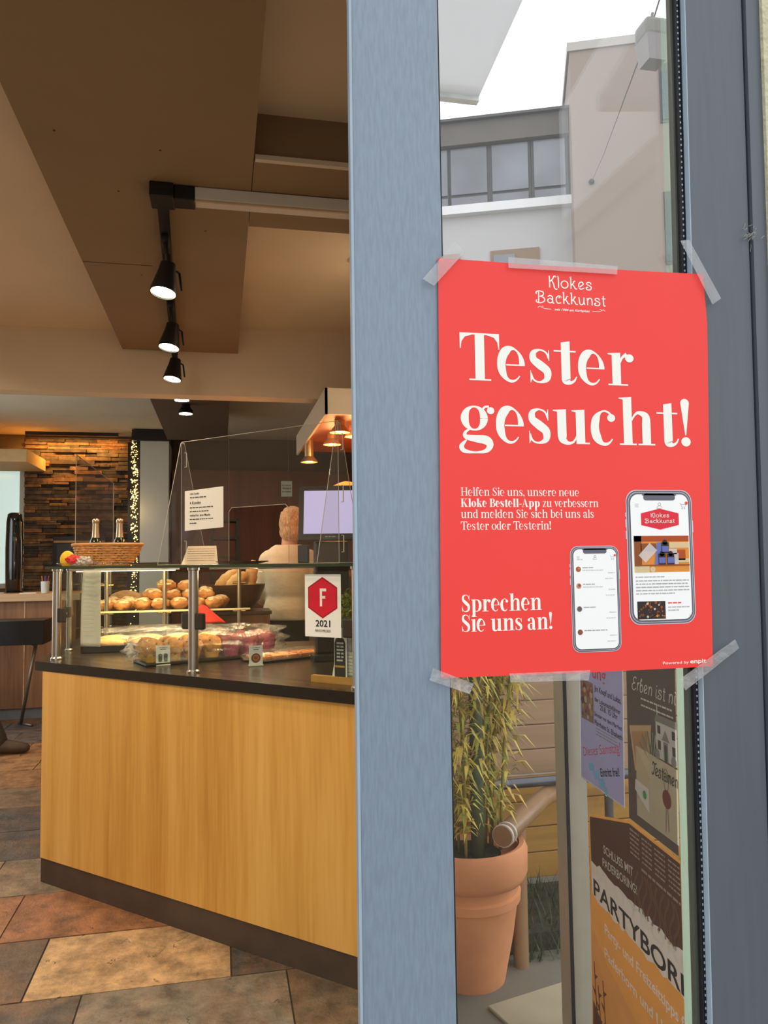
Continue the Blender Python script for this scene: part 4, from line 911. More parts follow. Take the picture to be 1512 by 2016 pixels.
mb = MB(); cols = [mcol('pastry_a', (170, 104, 50)), mcol('pastry_b', (206, 140, 112)), mcol('pastry_c', (112, 112, 116)), mcol('pastry_d', (146, 92, 84))]
for k, v in enumerate((.1085, .0912, .0675, .0437)): PP.disc(mb, u0 + W * .155, v, W * .052, 7, k); PP.disc(mb, u0 + W * .165, v + .0006, W * .025, 8, (k + 1) % 4)
mb.build('item_pictures', cols, ph)
mb = MB()
for k, v in enumerate((.1095, .0922, .0685, .0447)):
    PP.words(mb, u0 + W * .24, u0 + W * (.48 if k != 3 else .72), v, .0011, 7, 0, k); 
    if k < 2: PP.words(mb, u0 + W * .24, u0 + W * .66, v - .0026, .0008, 7, 1, k + 9)
    PP.words(mb, u0 + W * .76, u0 + W * .90, v - .0056, .0010, 7, 1, k + 20); PP.words(mb, u0 + W * .70, u0 + W * .88, v - .0115, .0009, 7, 1, k + 30)
PP.words(mb, u0 + W * .13, u0 + W * .26, .1180, .0009, 7, 1, 50)
mb.build('small_text', [M_grey, M_lgrey], ph)
ph = phone(.2190, .0490, .2968, .1915, 'large')
W, u0, v0, v1 = .0778, .2190, .0490, .1915
mb = MB(); PP.poly(mb, [(u0 + W * .215, .1665 - .0125), (u0 + W * .215, .1665), (u0 + W * .50, .1715), (u0 + W * .785, .1665), (u0 + W * .785, .1665 - .0125), (u0 + W * .50, .1490)], 7, 0)
p, w = line_of('Klokes', deco, .05); PP.text(mb, p, w, u0 + W * .36, .1622, u0 + W * .645, .0030, 8, 1); p, w = line_of('Backkunst', deco, .05); PP.text(mb, p, w, u0 + W * .275, .1562, u0 + W * .725, .0030, 8, 1)
mb.build('hexagon_logo', [mcol('logo_red', (240, 62, 78)), M_pw], ph)
pc_ = [mcol('photo_orange', (222, 150, 70)), mcol('photo_brown', (150, 92, 50)), mcol('photo_cream', (244, 214, 170)), mcol('photo_dark', (66, 52, 52)), mcol('photo_blue', (120, 130, 206)), mcol('photo_white', (236, 226, 236)), mcol('photo_rust', (178, 92, 46))]
mb = MB(); a0, a1, b0, b1 = u0 + W * .095, u0 + W * .925, .1040, .1425
PP.rect(mb, a0, b0, a1, b1, 7, 0); PP.rect(mb, a0, b1 - .006, a1, b1, 8, 6); PP.rect(mb, a0, b0 + .006, a0 + W * .11, b1, 8, 1); PP.rect(mb, a0 + W * .10, b0 + .022, a0 + W * .33, b1 - .008, 8, 1)
PP.rect(mb, a1 - W * .30, b1 - .013, a1, b1 - .007, 9, 2); PP.rect(mb, a1 - W * .26, b1 - .026, a1 - W * .06, b1 - .015, 9, 6); PP.rect(mb, a0, b0, a0 + W * .22, b0 + .007, 9, 2); PP.disc(mb, a0 + W * .27, b0 + .003, .003, 9, 2); PP.rect(mb, a0, b0 + .0065, a1, b0 + .0080, 10, 1)
PP.rect(mb, a1 - W * .22, b0 + .010, a1, b0 + .014, 9, 2)
PP.poly(mb, [(a0 + W * .30, b0 + .008), (a0 + W * .42, b0 + .008), (a0 + W * .42, b1 - .007), (a0 + W * .34, b1 - .007)], 10, 4); PP.poly(mb, [(a0 + W * .06, b0 + .018), (a0 + W * .16, b0 + .010), (a0 + W * .34, b0 + .023), (a0 + W * .23, b0 + .031)], 11, 5)
for cx, cz in ((a0 + W * .46, b0 + .020), (a0 + W * .41, b0 + .008), (a0 + W * .54, b0 + .008)):
    PP.rect(mb, cx - W * .055, cz, cx + W * .055, cz + .0115, 12, 3); PP.rect(mb, cx - W * .048, cz + .0015, cx + W * .048, cz + .0075, 13, 4); PP.disc(mb, cx, cz + .0115, .0028, 12, 3)
PP.rect(mb, a0 + W * .50, b0 + .019, a0 + W * .64, b0 + .0245, 11, 5); PP.rect(mb, a0 + W * .58, b0 + .008, a0 + W * .66, b0 + .020, 11, 5); mb.build('jar_photo', pc_, ph)
mb = MB(); rq = random.Random(6); b0, b1 = .0548, .0735; PP.rect(mb, a0 + W * .02, b0, a0 + W * .44, b1, 7, 3)
for i in range(46): PP.disc(mb, rq.uniform(a0 + W * .04, a0 + W * .42), rq.uniform(b0 + .001, b1 - .001), rq.uniform(.0005, .0016), 8 + i % 4, rq.choice([0, 1, 5, 6, 6, 1]))
mb.build('berry_photo', pc_, ph)
mb = MB(); PP.words(mb, a0 + W * .01, a0 + W * .44, .0985, .0011, 7, 0, 1)
for k in range(5): PP.words(mb, a0 + W * .01, a1 - W * (.02 + .22 * (k == 4)), .0945 - k * .0034, .0012, 7, 0, k + 3)
PP.words(mb, a0 + W * .48, a0 + W * .68, .0706, .0013, 7, 1, 11); PP.words(mb, a0 + W * .48, a0 + W * .82, .0663, .0011, 7, 0, 12); PP.words(mb, a0 + W * .48, a0 + W * .64, .0630, .0011, 7, 0, 13)
PP.stroke(mb, [(a1 - W * .03, .0590), (a1 - W * .015, .0578), (a1 - W * .03, .0566)], .0004, 7, 0)
mb.build('small_text', [M_grey, M_red], ph)

M_grey, M_lgrey = M_grey_, M_lgrey_
# strips of clear tape holding it
def tape(pts, label, fold=None):
    mb = MB(); q = [(PX + u / 1000, PZ + v / 1000) for u, v in pts]; y = PY - .0036
    n = 8; top = [Vector(q[0]).lerp(Vector(q[1]), i / n) for i in range(n + 1)]; bot = [Vector(q[3]).lerp(Vector(q[2]), i / n) for i in range(n + 1)]
    rw = random.Random(int(abs(pts[0][0]) * 10)); vs_ = []
    for i in range(n + 1):
        d = rw.uniform(0, .0006); vs_ += [(top[i].x, y - d, top[i].y), (bot[i].x, y - d, bot[i].y)]
    mb.add(vs_, [[2 * i, 2 * i + 1, 2 * i + 3, 2 * i + 2] for i in range(n)])
    o = mb.build('tape_strip', M_tape); m = o.modifiers.new('thick', 'SOLIDIFY'); m.thickness = .00006
    return tag(o, label, 'tape', 'clear tape strips around the red poster')
tape([(.2, 404.5), (35, 445.3), (46, 436), (11.9, 397.9)], 'clear tape strip slanted over the top left corner of the red poster')
tape([(92.9, 433.8), (217.1, 432.3), (216.1, 423.2), (92.7, 422.3)], 'long level tape strip along the top edge of the red poster')
tape([(293.5, 466), (304.2, 468), (341.1, 404.2), (330, 396.7)], 'long tape strip slanted down past the top right poster corner onto the frame')
tape([(3.7, 14.3), (45.4, -3), (40.9, -12.8), (-.1, 2.6)], 'clear tape strip slanted over the bottom left corner of the red poster')
tape([(83.1, 5.4), (170.8, 5.2), (168.7, -5.1), (84, -3.3)], 'level tape strip along the bottom edge of the red poster')
tape([(273.4, -8.2), (340.3, 30.6), (344.8, 21.1), (278.8, -20.7)], 'tape strip rising from the pane past the bottom right poster corner')

# ------------------------------------------------------------------ counter
FR, FL = Vector((0.438, 2.525)), Vector((-0.809, 3.788))
DL = (FL - FR).normalized(); DN = Vector((-DL.y, DL.x)) if (-DL.y) > 0 and DL.x > 0 else Vector((DL.y, -DL.x))
LC = (FL - FR).length
def cp(s, t): q = FR + DL * s + DN * t; return (q.x, q.y)
def cp3(s, t, z): q = cp(s, t); return Vector((q[0], q[1], z))
W2 = 0.205
ct = thing('bakery_counter', 'honey coloured wood counter front with dark plinth, standing on slate floor', 'counter', (-0.2, 3.4, 0))
A0, A1 = (0.432, 2.534), (-0.775, 3.700)          # face line of the counter front
dA = (Vector(A1) - Vector(A0)).normalized(); nA = Vector((dA.y, -dA.x)); nA = nA if nA.y > 0 else -nA
def ap(s, t): q = Vector(A0) + dA * s + nA * t; return (q.x, q.y)
LA = (Vector(A1) - Vector(A0)).length
mb = MB(); mb.prism([ap(-.09, 0), ap(LA, 0), (A1[0], 5.7), (A1[0] + .02, 5.7), (A1[0] + .02, A1[1] + .012), ap(-.09, .02)], 0.105, 0.9119)
fp = mb.build('front_panel', M_beech, ct)
mb = MB(); mb.prism([ap(-.10, .004), ap(LA, .004), (A1[0] + .004, 5.7), (A1[0] + .024, 5.7), (A1[0] + .024, A1[1] + .016), ap(-.10, .024)], 0.0, 0.105); mb.build('plinth', M_kick, ct)
mb = MB(); mb.prism([(-.30, 5.66), (-.30, 5.68), (A1[0] + .03, 5.68), (A1[0] + .03, 5.66)], 0, .91); mb.build('rear_panel', M_dwall, ct); mb = MB(); mb.prism([(-.25, 4.25), (-.25, 4.27), (.75, 4.27), (.75, 4.25)], 0, .91); mb.build('rear_panel', M_dwall, ct)
wt = [cp(-.10, -.012), (-.816, 3.739), (-0.815, 5.74), (-0.22, 5.74), (-0.22, 4.22), (W2 * 4.20, 4.20), (0.50, 2.53)]
mb = MB(); mb.prism(wt, 0.912, 0.952); mb.m = [0 if i < 2 else 1 for i in range(len(mb.m))]; o = mb.build('worktop', [M_top, M_black]); tag(o, 'black polished worktop slab lying on the wooden bakery counter', 'worktop')

# glass display case on the worktop
ZT = 0.952
case = thing('glass_display_case', 'glass pastry display with steel posts on the black worktop', 'display case', (-.13, 3.131, ZT))
GT0, GT1 = 1.364, 1.374
mb = MB(); tp = [cp(-.03, -.012), (FL.x + .02, FL.y), (-.795, 5.70), (-.42, 5.70), (-.42, 4.05), (W2 * 3.02, 3.02), (.565, 2.70)]
mb.prism(tp, GT0, GT1); tg = mb.build('top_glass', M_glass, case)
e = MB()
for i in range(len(tp)):
    p, q = Vector(tp[i]), Vector(tp[(i + 1) % len(tp)]); e.slab(p, q, .003, GT0 - .0005, GT1 + .0005)
e.build('green_edge', M_gedge, tg)
posts = [(-.735, 3.785), cp(.83, .055), cp(.03, .05), (-.745, 4.14), (-.745, 5.6)]
for i, (x, y) in enumerate(posts):
    r = .0195 if i < 3 else .014
    mb = MB(); mb.lathe([(r + .006, ZT), (r + .006, ZT + .006), (r, ZT + .012), (r, GT0 - .012), (r + .004, GT0 - .010), (r + .004, GT0)], (x, y, 0), 24); mb.build('post', M_steel, case, True, angle=40)
    c = MB()
    if i < 3:
        for sg_ in ((1, -1) if i == 1 else ((-1,) if i == 0 else (1,))):
            q = Vector((x, y)) + DL * (.036 * sg_); c.box(q.x - .024, q.y - .010, 1.12, q.x + .024, q.y + .010, 1.185, 0, .006, None, math.atan2(DL.y, DL.x))
        c.build('clamp', M_dsteel, case)
    else:
        c.box(x - .010, y - .05, 1.12, x + .010, y + .05, 1.175, 0, .005); c.build('clamp', M_dsteel, case)
for a_, b_ in ((posts[0], posts[1]), (posts[1], posts[2])):
    p, q = Vector(a_), Vector(b_); d = (q - p).normalized(); p2, q2 = p + d * .024, q - d * .024
    MB().slab(p2, q2, .006, ZT + .004, GT0 - .018).build('front_glass', M_glass, case)
for a_, b_ in ((posts[0], posts[3]), (posts[3], posts[4])):
    p, q = Vector(a_), Vector(b_); d = (q - p).normalized(); MB().slab(p + d * .024, q - d * .02, .006, ZT + .004, GT0 - .018).build('side_glass', M_glass, case)
M_brass = pmat('brass', S(214, 178, 112), 0.25, 0.9, var=.05)
# inner brass-capped posts and the middle glass shelf
for x, y in ((-.60, 4.374), (-.70, 4.72), (-.30, 4.374), (.10, 4.374)):
    c = MB(); c.lathe([(.011, ZT), (.011, 1.36)], (x, y, 0), 14); pst = c.build('inner_post', pmat('dull_steel', S(140, 128, 108), 0.35, 0.8, var=.05), case, True, angle=40)
    for z in (1.02, 1.115, 1.27): c = MB(); c.tube([(x - .035, y, z), (x + .035, y, z)], .0055, 10); c.build('shelf_pin', M_brass, pst, True, angle=40)
mb = MB(); mb.prism([(-.72, 4.36), (-.72, 5.05), (-.24, 5.05), (-.24, 4.80), (.16, 4.80), (.16, 4.36)], 1.122, 1.130); sh = mb.build('middle_shelf', M_glass, case)
e = MB(); e.slab(Vector((-.72, 4.36)), Vector((.16, 4.36)), .003, 1.121, 1.131); e.build('bright_edge', pmat('pale_glass_edge', S(206, 190, 150), .2), sh)
# light bar under the glass top and its lamp
mb = MB(); mb.box(-.70, 3.93, 1.350, -.20, 3.97, 1.362, 0, .003); lb = mb.build('light_bar', pmat('aluminium_bar', S(214, 204, 186), .35, .6, var=.04), case)
mb = MB(); mb.box(-.68, 3.935, 1.3475, -.22, 3.965, 1.350); mb.build('diffuser', emat('warm_led', (1, .78, .48), 9), lb)
lamp('display_light', 'AREA', (-.38, 4.02, 1.343), 7.0, (1, .74, .42), case, aim=(-.30, 4.15, .95), size=.55, size_y=.06)
mb = MB(); mb.box(-.05, 3.50, 1.352, .42, 3.53, 1.362, 0, .003); lb = mb.build('light_bar', pmat('aluminium_bar_rear', S(150, 140, 124), .35, .6, var=.04), case)
lamp('display_light', 'AREA', (.18, 3.50, 1.348), 3.6, (1, .74, .42), case, aim=(.05, 3.5, .95), size=.45, size_y=.05)

# ---- things on the worktop
def film_cover(parent, c, rx, ry, h, name='film', seed=0, rot=0.0):
    m_ = MB(); m_.blob(c, rx, ry, h, 0, .16, 9, 4, rot, seed, flat=-h * .45, power=3.4); return m_.build(name, M_film, parent, True)
tr = thing('tray_of_baguettes', 'black rimmed tray of pale baguette rolls under shiny film, rear left of the display', 'tray', (-.30, 4.10, ZT))
mb = MB(); mb.prism([(-.655, 3.99), (.03, 3.99), (.03, 4.20), (-.655, 4.20)], ZT + .002, ZT + .010); mb.box(-.66, 3.98, ZT + .002, .035, 3.99, ZT + .034, 0, .002); mb.box(-.66, 4.20, ZT + .002, .035, 4.21, ZT + .034); mb.box(-.665, 3.98, ZT + .002, -.655, 4.21, ZT + .034); mb.box(.03, 3.98, ZT + .002, .04, 4.21, ZT + .034); mb.build('tray', M_blackmetal, tr)
M_bread = pmat('pale_crust', S(232, 192, 128), .6, var=.12, scale=14, bump=.25, col2=S(206, 150, 84))
for i in range(4):
    x = -.545 + i * .16; mb = MB(); mb.blob((x, 4.045 + .004 * (i % 2), ZT + .038), .088, .040, .026, 0, .10, 6, 3, .1, i); mb.build('roll', M_bread, tr, True)
    mb = MB(); mb.blob((x + .02, 4.125, ZT + .045), .088, .040, .030, 0, .10, 6, 3, -.1, i + 9); mb.build('roll', M_bread, tr, True)
film_cover(tr, (-.305, 4.095, ZT + .055), .345, .115, .062, seed=3)
rb3 = random.Random(21)
# sugared buns heaped on the middle shelf
M_bun = pmat('golden_bun', S(206, 142, 74), .65, var=.2, scale=22, bump=.35, col2=S(150, 90, 42))
M_sug = pmat('sugar_dusting', S(226, 194, 150), .85, var=.08, scale=30, bump=.5)
def bun(loc, s_, sug, rot):
    t_ = thing('sweet_bun', 'golden sweet bun heaped on the middle glass shelf of the display', 'bun', loc, 'sweet buns heaped on the middle shelf')
    mb = MB(); mb.blob((loc[0], loc[1], loc[2] + .026), .050, .042, .030, 0, .22, 7, 3, rot, loc[0] * 7); mb.build('crust', M_bun, t_, True)
    mb = MB(); mb.blob((loc[0], loc[1], loc[2] + .030), .045, .038, .030, 0, .25, 9, 3, rot, loc[0] * 5, flat=.010); mb.build('sugar_top', M_sug, t_, True); return t_
b0_ = bun((-.62, 4.45, 1.131), 1, True, .2)
spots_ = []
for lvl, y, n, x0, dx, z in ((0, 4.44, 6, -.52, .098, 0), (0, 4.53, 7, -.60, .098, 0), (0, 4.62, 7, -.61, .1, 0), (1, 4.49, 4, -.36, .092, .050), (1, 4.58, 4, -.38, .098, .052), (2, 4.53, 2, -.30, .10, .098)):
    for i in range(n): spots_.append((x0 + i * dx + rb3.uniform(-.008, .008), y + rb3.uniform(-.008, .008), 1.131 + z))
for q in spots_: copy_thing(b0_, q, None, rb3.uniform(0, 6.28), (rb3.uniform(.95, 1.15),) * 3)
# bigger loaves in the left part of the shelf
lf = thing('oval_loaf', 'oval flour dusted loaf lying left on the middle glass shelf', 'loaf', (-.55, 4.80, 1.131), 'oval loaves on the middle shelf')
mb = MB(); mb.blob((-.55, 4.80, 1.131 + .045), .10, .065, .050, 0, .1, 6, 4, .2, 2); mb.build('crust', pmat('dark_loaf_crust', S(160, 106, 58), .7, var=.2, scale=12, bump=.4, col2=S(206, 166, 116)), lf, True)
copy_thing(lf, (-.36, 4.93, 1.131), None, .4)
# red cloth in the bun heap
cl = MB(); g_ = []
for i in range(13):
    for j in range(9):
        u, v = i / 12, j / 8; w_ = .045 + .125 * v
        g_.append((-.100 + .03 * v + (u - .5) * w_ * 1.15, 4.352 - .006 * math.sin(u * 14) * v - .004, 1.142 - .088 * v + .012 * (1 - v) * math.sin(u * 3)))
cl.add(g_, [[i * 9 + j, (i + 1) * 9 + j, (i + 1) * 9 + j + 1, i * 9 + j + 1] for i in range(12) for j in range(8)])
n_ = len(g_); cl.add([(-.125, 4.348, 1.142), (-.075, 4.348, 1.142), (-.075, 4.385, 1.134), (-.125, 4.385, 1.134)], [[0, 1, 2, 3]])
o = cl.build('red_cloth', pmat('red_cloth', S(214, 52, 44), .8, var=.1, scale=30, bump=.2), None, True); m = o.modifiers.new('thick', 'SOLIDIFY'); m.thickness = .004; tag(o, 'red cloth hanging over the front edge of the bun shelf', 'cloth')
# muffins in a clear bag on a dark tray
mt = thing('muffin_tray', 'dark tray under the bagged muffins behind the front glass', 'tray', (-.06, 3.57, ZT))
rot = math.atan2(.195, .525); mb = MB(); mb.box(-.36, 3.47, ZT + .001, .25, 3.68, ZT + .012, 0, .004, None, rot); mb.build('tray', M_blackmetal, mt)
def muffin(loc, kind):
    t_ = thing('muffin', 'yellow chocolate chip muffin in the clear bag on the dark tray' if kind == 0 else 'dark muffin in a pink paper wrapper at the right end of the bag', 'muffin', loc, 'yellow muffins in the bag' if kind == 0 else 'pink wrapped muffins in the bag')
    x, y, z = loc
    if kind == 0:
        mb = MB(); mb.lathe([(.027, 0), (.039, .045), (.037, .046), (.001, .045)], loc, 20); mb.build('paper_cup', pmat('gold_cup', S(214, 160, 70), .6, var=.15), t_, True, angle=40)
        mb = MB(); mb.blob((x, y, z + .056), .047, .044, .042, 0, .3, 8, 3, 0, x * 9); mb.build('crown', pmat('muffin_crown', S(216, 150, 60), .7, var=.2, scale=30, bump=.4, col2=S(150, 88, 32)), t_, True)
        mb = MB(); rc = random.Random(3)
        for i in range(11):
            a, e_ = rc.uniform(0, 6.28), rc.uniform(.1, 1.3); mb.blob((x + .042 * math.cos(a) * math.cos(e_), y + .042 * math.sin(a) * math.cos(e_), z + .057 + .033 * math.sin(e_)), .0055, .0055, .0045, 0, 0, 1, 1)
        mb.build('chocolate_chips', pmat('chocolate', S(48, 28, 20), .5), t_, True)
    else:
        mb = MB(); pts = []; n = 24
        for ring, (r, zz) in enumerate(((.031, 0), (.040, .035), (.045, .055))):
            for k in range(n): a = 2 * PI * k / n; pts.append((x + r * math.cos(a), y + r * math.sin(a), z + zz + (.022 * abs(math.sin(2 * a)) if ring == 2 else 0)))
        mb.add(pts, [[i * n + k, i * n + (k + 1) % n, (i + 1) * n + (k + 1) % n, (i + 1) * n + k] for i in range(2) for k in range(n)] + [list(range(n))[::-1]]); mb.build('paper_wrapper', pmat('pink_tulip_paper', S(156, 50, 96), .6, var=.3, scale=40), t_)
        mb = MB(); mb.blob((x, y, z + .066), .043, .042, .034, 0, .3, 8, 3, 0, x * 9); mb.build('crown', pmat('dark_muffin', S(120, 46, 52), .7, var=.2, scale=26, bump=.3), t_, True)
    return t_
M0 = muffin((-.30, 3.45, ZT + .013), 0); M1 = muffin((.03, 3.575, ZT + .013), 1); ca, sa = math.cos(rot), math.sin(rot)
for j in range(2):
    for i in range(7):
        if (i, j) in ((0, 0), (4, 0)): continue
        u, v = -.262 + i * .087, -.045 + j * .085; loc = (-.055 + u * ca - v * sa, 3.575 + u * sa + v * ca, ZT + .013)
        if i < 5 - (j == 0) and not (i == 4): copy_thing(M0, loc, None, rb3.uniform(0, 6.28))
        else: copy_thing(M1, loc, None, rb3.uniform(0, 6.28))
M0.location = (-.055 - .262 * ca + .045 * sa, 3.575 - .262 * sa - .045 * ca, ZT + .013); u = -.262 + 4 * .087; M1.location = (-.055 + u * ca + .045 * sa, 3.575 + u * sa - .045 * ca, ZT + .013)
mb = MB(); mb.blob((-.055, 3.575, ZT + .072), .345, .120, .078, 0, .18, 13, 5, rot, 5, flat=-.055, power=3.4); tag(mb.build('cellophane_bag', M_film, None, True), 'crumpled clear bag wrapped round the row of muffins', 'bag')
# flat cookie slab on a paper tray
cs = thing('cookie_tray', 'flat tray of golden almond cookie slabs in film, right of the muffins', 'tray', (.30, 3.47, ZT))
cr_ = math.atan2(.17, .33)
mb = MB(); mb.box(.10, 3.395, ZT + .001, .47, 3.555, ZT + .010, 0, .003, None, cr_); mb.build('tray', M_blackmetal, cs)
M_cook = pmat('golden_cookie', S(222, 146, 66), .6, var=.25, scale=28, bump=.5, col2=S(170, 88, 36))
for i in range(5):
    u = -.14 + i * .07; mb = MB(); mb.box(.285 + u * math.cos(cr_) - .032, 3.475 + u * math.sin(cr_) - .062, ZT + .011, .285 + u * math.cos(cr_) + .032, 3.475 + u * math.sin(cr_) + .062, ZT + .026, 0, .005, None, cr_); mb.build('cookie_slab', M_cook, cs)
mb = MB()
for i in range(14):
    u, v = rb3.uniform(-.16, .16), rb3.uniform(-.055, .055); mb.blob((.285 + u * math.cos(cr_) - v * math.sin(cr_), 3.475 + u * math.sin(cr_) + v * math.cos(cr_), ZT + .026), .008, .008, .005, 0, 0, 1, 2)
mb.build('red_berries', pmat('berry_red', S(150, 32, 24), .4), cs, True)
film_cover(cs, (.285, 3.475, ZT + .022), .20, .095, .022, seed=8, rot=cr_)
# small price cards
def price_card(x, y, ang, kind, label):
    t_ = thing('price_card', label, 'price card', (x, y, ZT), None); U = Vector((math.cos(ang), math.sin(ang), 0)); N = Vector((math.sin(ang), -math.cos(ang), 0)); w, h = .058, .078
    P_ = Print(Vector((x, y, ZT + .006)) - U * w / 2, U, (0, 0, 1), N, .0003)
    mb = MB(); P_.sheet(mb, [(0, 0), (w, 0), (w, h), (0, h)], .001); mb.build('card', M_paper, t_)
    mb = MB(); q = Vector((x, y)); mb.box(x - .03, y - .012, ZT, x + .03, y + .014, ZT + .006, 0, .002, None, ang); mb.build('stand', pmat('clear_stand', S(206, 196, 180), .2), t_)
    mb = MB(); P_.words(mb, .014, .046, .068, .003, 1, 0, 1); P_.words(mb, .018, .042, .060, .004, 1, 0, 2); mb.build('small_text', M_grey, t_)
    mb = MB()
    if kind: P_.disc(mb, w * .5, .027, .020, 1, 0); P_.disc(mb, w * .5, .028, .013, 2, 1); P_.disc(mb, w * .5, .028, .006, 3, 0)
    else:
        for u in (.018, .040): P_.rrect(mb, u - .008, .010, u + .008, .034, .006, 1, 0); P_.disc(mb, u, .036, .009, 2, 1)
    mb.build('picture', [pmat('card_brown', S(126, 66, 36), .6), pmat('card_tan', S(176, 108, 62), .6)] if kind else [pmat('card_olive', S(96, 92, 56), .6), pmat('card_dark', S(60, 58, 44), .6)], t_)
price_card(*cp(1.10, .135), .21, 0, 'small white price card with two olive green fruits, front left of the muffin bag')
price_card(*cp(.735, .31), .21, 1, 'small white price card with a round brown cookie, in front of the cookie slabs')
# tall paper strip hanging inside the left front pane
ps = thing('hanging_paper_strip', 'tall white printed paper strip hanging inside the left front pane', 'paper', cp3(1.46, .07, 1.02))
U = Vector((-DL.x, -DL.y, 0)); Nn = Vector((-DN.x, -DN.y, 0)); P_ = Print(cp3(1.565, .075, 1.02), U, (0, 0, 1), Nn, .0004)
mb = MB(); gp = []
for i in range(9):
    for j in range(21):
        u, v = .135 * i / 8, .335 * j / 20; gp.append(P_.at(u, v) + Nn * (.006 * math.sin(u * 40 + v * 9) + .010 * (1 - v / .335) ** 2))
mb.add(gp, [[i * 21 + j, (i + 1) * 21 + j, (i + 1) * 21 + j + 1, i * 21 + j + 1] for i in range(8) for j in range(20)]); o = mb.build('sheet', pmat('receipt_paper', S(214, 204, 192), .8, var=.04, scale=20, bump=.1), ps, True)
m = o.modifiers.new('thick', 'SOLIDIFY'); m.thickness = .0006
mb = MB(); P_.o = P_.o + Nn * .019
for k in range(14): P_.words(mb, .03, .105, .28 - k * .018, .003, 1, 0, k)
mb.build('small_text', M_lgrey, ps)

# award card stuck to the front pane
aw = thing('award_card', 'white award card with red F hexagon and 2021, stuck to the display glass', 'sign', cp3(.155, .03, 1.225))
P_ = Print(cp3(.252, .042, 1.119), U, (0, 0, 1), Nn, .0005); w, h = .158, .217
mb = MB(); P_.sheet(mb, [(0, 0), (w, 0), (w, h), (0, h)], .0012); mb.build('card', pmat('award_white', S(236, 240, 236), .5, var=.01), aw)
def hexa(cx, cy, r1, r2): return [(cx - r1, cy - r2 * .5), (cx, cy - r2), (cx + r1, cy - r2 * .5), (cx + r1, cy + r2 * .5), (cx, cy + r2), (cx - r1, cy + r2 * .5)]
mb = MB(); P_.poly(mb, hexa(.079, .136, .064, .072), 1, 0); P_.poly(mb, hexa(.079, .136, .059, .0665), 2, 1); 
for q in ((.068, .106, .078, .168), (.078, .158, .096, .168), (.078, .133, .092, .142)): P_.rect(mb, *q, 3, 2)
mb.build('hexagon_emblem', [pmat('award_dark_red', S(160, 20, 40), .4), pmat('award_red', S(206, 28, 54), .35, var=.03), M_paper], aw)
mb = MB(); p, wd = sans('2021', True); P_.text(mb, p, wd, .048, .036, .112, .032, 2); p, wd = sans('FEINSCHMECKER', False); P_.text(mb, p, wd, .046, .017, .114, .013, 2); mb.build('black_text', M_ink, aw)
# wooden holder with leaflets and bottle shaped card
hd = thing('leaflet_holder', 'low wooden holder with leaflet, at the right end behind the front glass', 'leaflet holder', cp3(.17, .10, ZT))
P_ = Print(cp3(.27, .095, ZT), U, (0, 0, 1), Nn, .0005)
mb = MB(); P_.sheet(mb, [(0, 0), (.20, 0), (.20, .024), (0, .024)], .02); mb.build('wood_block', wood_mat('holder_wood', S(170, 112, 48), S(190, 132, 62), S(206, 150, 80), 8, 'X', .5, .2), hd)
lfl = thing('printed_leaflet', 'pale printed leaflet standing in the wooden holder beside the bottle card', 'leaflet', cp3(.12, .115, ZT + .02))
mb = MB(); P2 = Print(cp3(.158, .122, ZT + .006), U, (0, 0, 1), Nn, .0005); P2.sheet(mb, [(0, 0), (.105, 0), (.105, .185), (0, .185)], .0008); mb.build('sheet', pmat('leaflet_paper', S(206, 206, 186), .6, var=.03), lfl)
mb = MB(); P2.rect(mb, .03, .105, .105, .175, 1, 0)
for k in range(6): P2.words(mb, .03, .10, .092 - k * .012, .003, 1, 1, k)
P2.rect(mb, .035, .008, .09, .024, 2, 2); mb.build('print', [pmat('leaflet_grey', S(160, 160, 160), .6, var=.3, scale=80), M_grey, pmat('leaflet_green', S(126, 150, 110), .6)], lfl)
bt = thing('bottle_card', 'black bottle shaped card with white writing and gold band, in the holder', 'card', cp3(.13, .105, ZT + .01))
P2 = Print(cp3(.175, .108, ZT + .010), U, (0, 0, 1), Nn, .0005)
mb = MB(); P2.sheet(mb, [(-.012, 0), (.055, 0), (.055, .175), (.040, .185), (.012, .185), (0, .172), (0, .06)], .0008); mb.build('backing', M_paper, bt)
mb = MB(); P2.poly(mb, [(.002, .002), (.050, .002), (.050, .130), (.044, .145), (.032, .152), (.032, .176), (.020, .176), (.020, .152), (.008, .145), (.002, .130)], 1, 0); P2.rect(mb, .004, .046, .046, .053, 2, 1)
for k in range(6): P2.words(mb, .012, .042, .128 - k * .012, .006, 2, 2, k)
mb.build('bottle_print', [M_ink, pmat('gold_print', S(190, 140, 70), .4), M_lgrey], bt)
# green pot plant behind the card
gp_ = thing('small_pot_plant', 'leafy green plant in grey pot behind the award card', 'plant', (.485, 2.93, ZT))
MB().lathe([(.04, ZT), (.052, ZT + .02), (.056, ZT + .16), (.05, ZT + .16), (.048, ZT + .14), (.001, ZT + .14)], (.485, 2.93, 0), 24).build('pot', pmat('grey_pot', S(150, 146, 138), .7, var=.05), gp_, True, angle=40)
mb = MB()
for i in range(420):
    a, e_ = rb3.uniform(0, 6.28), rb3.uniform(-.2, 1.4); r = rb3.uniform(.015, .06); b = Vector((.485 + r * math.cos(a) * math.cos(e_), 2.93 + r * math.sin(a) * math.cos(e_), ZT + .21 + 1.9 * r * math.sin(e_))); d = Vector((rb3.gauss(0, 1), rb3.gauss(0, 1), rb3.gauss(0, 1))).normalized(); s_ = d.cross(Vector((.3, .2, 1))).normalized() * .006
    mb.add([b, b + d * .010 - s_, b + d * .022, b + d * .010 + s_], [[0, 1, 2, 3]], i % 2)
mb.build('foliage', [pmat('leaf_lime', S(150, 160, 60), .6, var=.2), pmat('leaf_mid', S(104, 124, 48), .6, var=.2)], gp_)['kind'] = 'stuff'
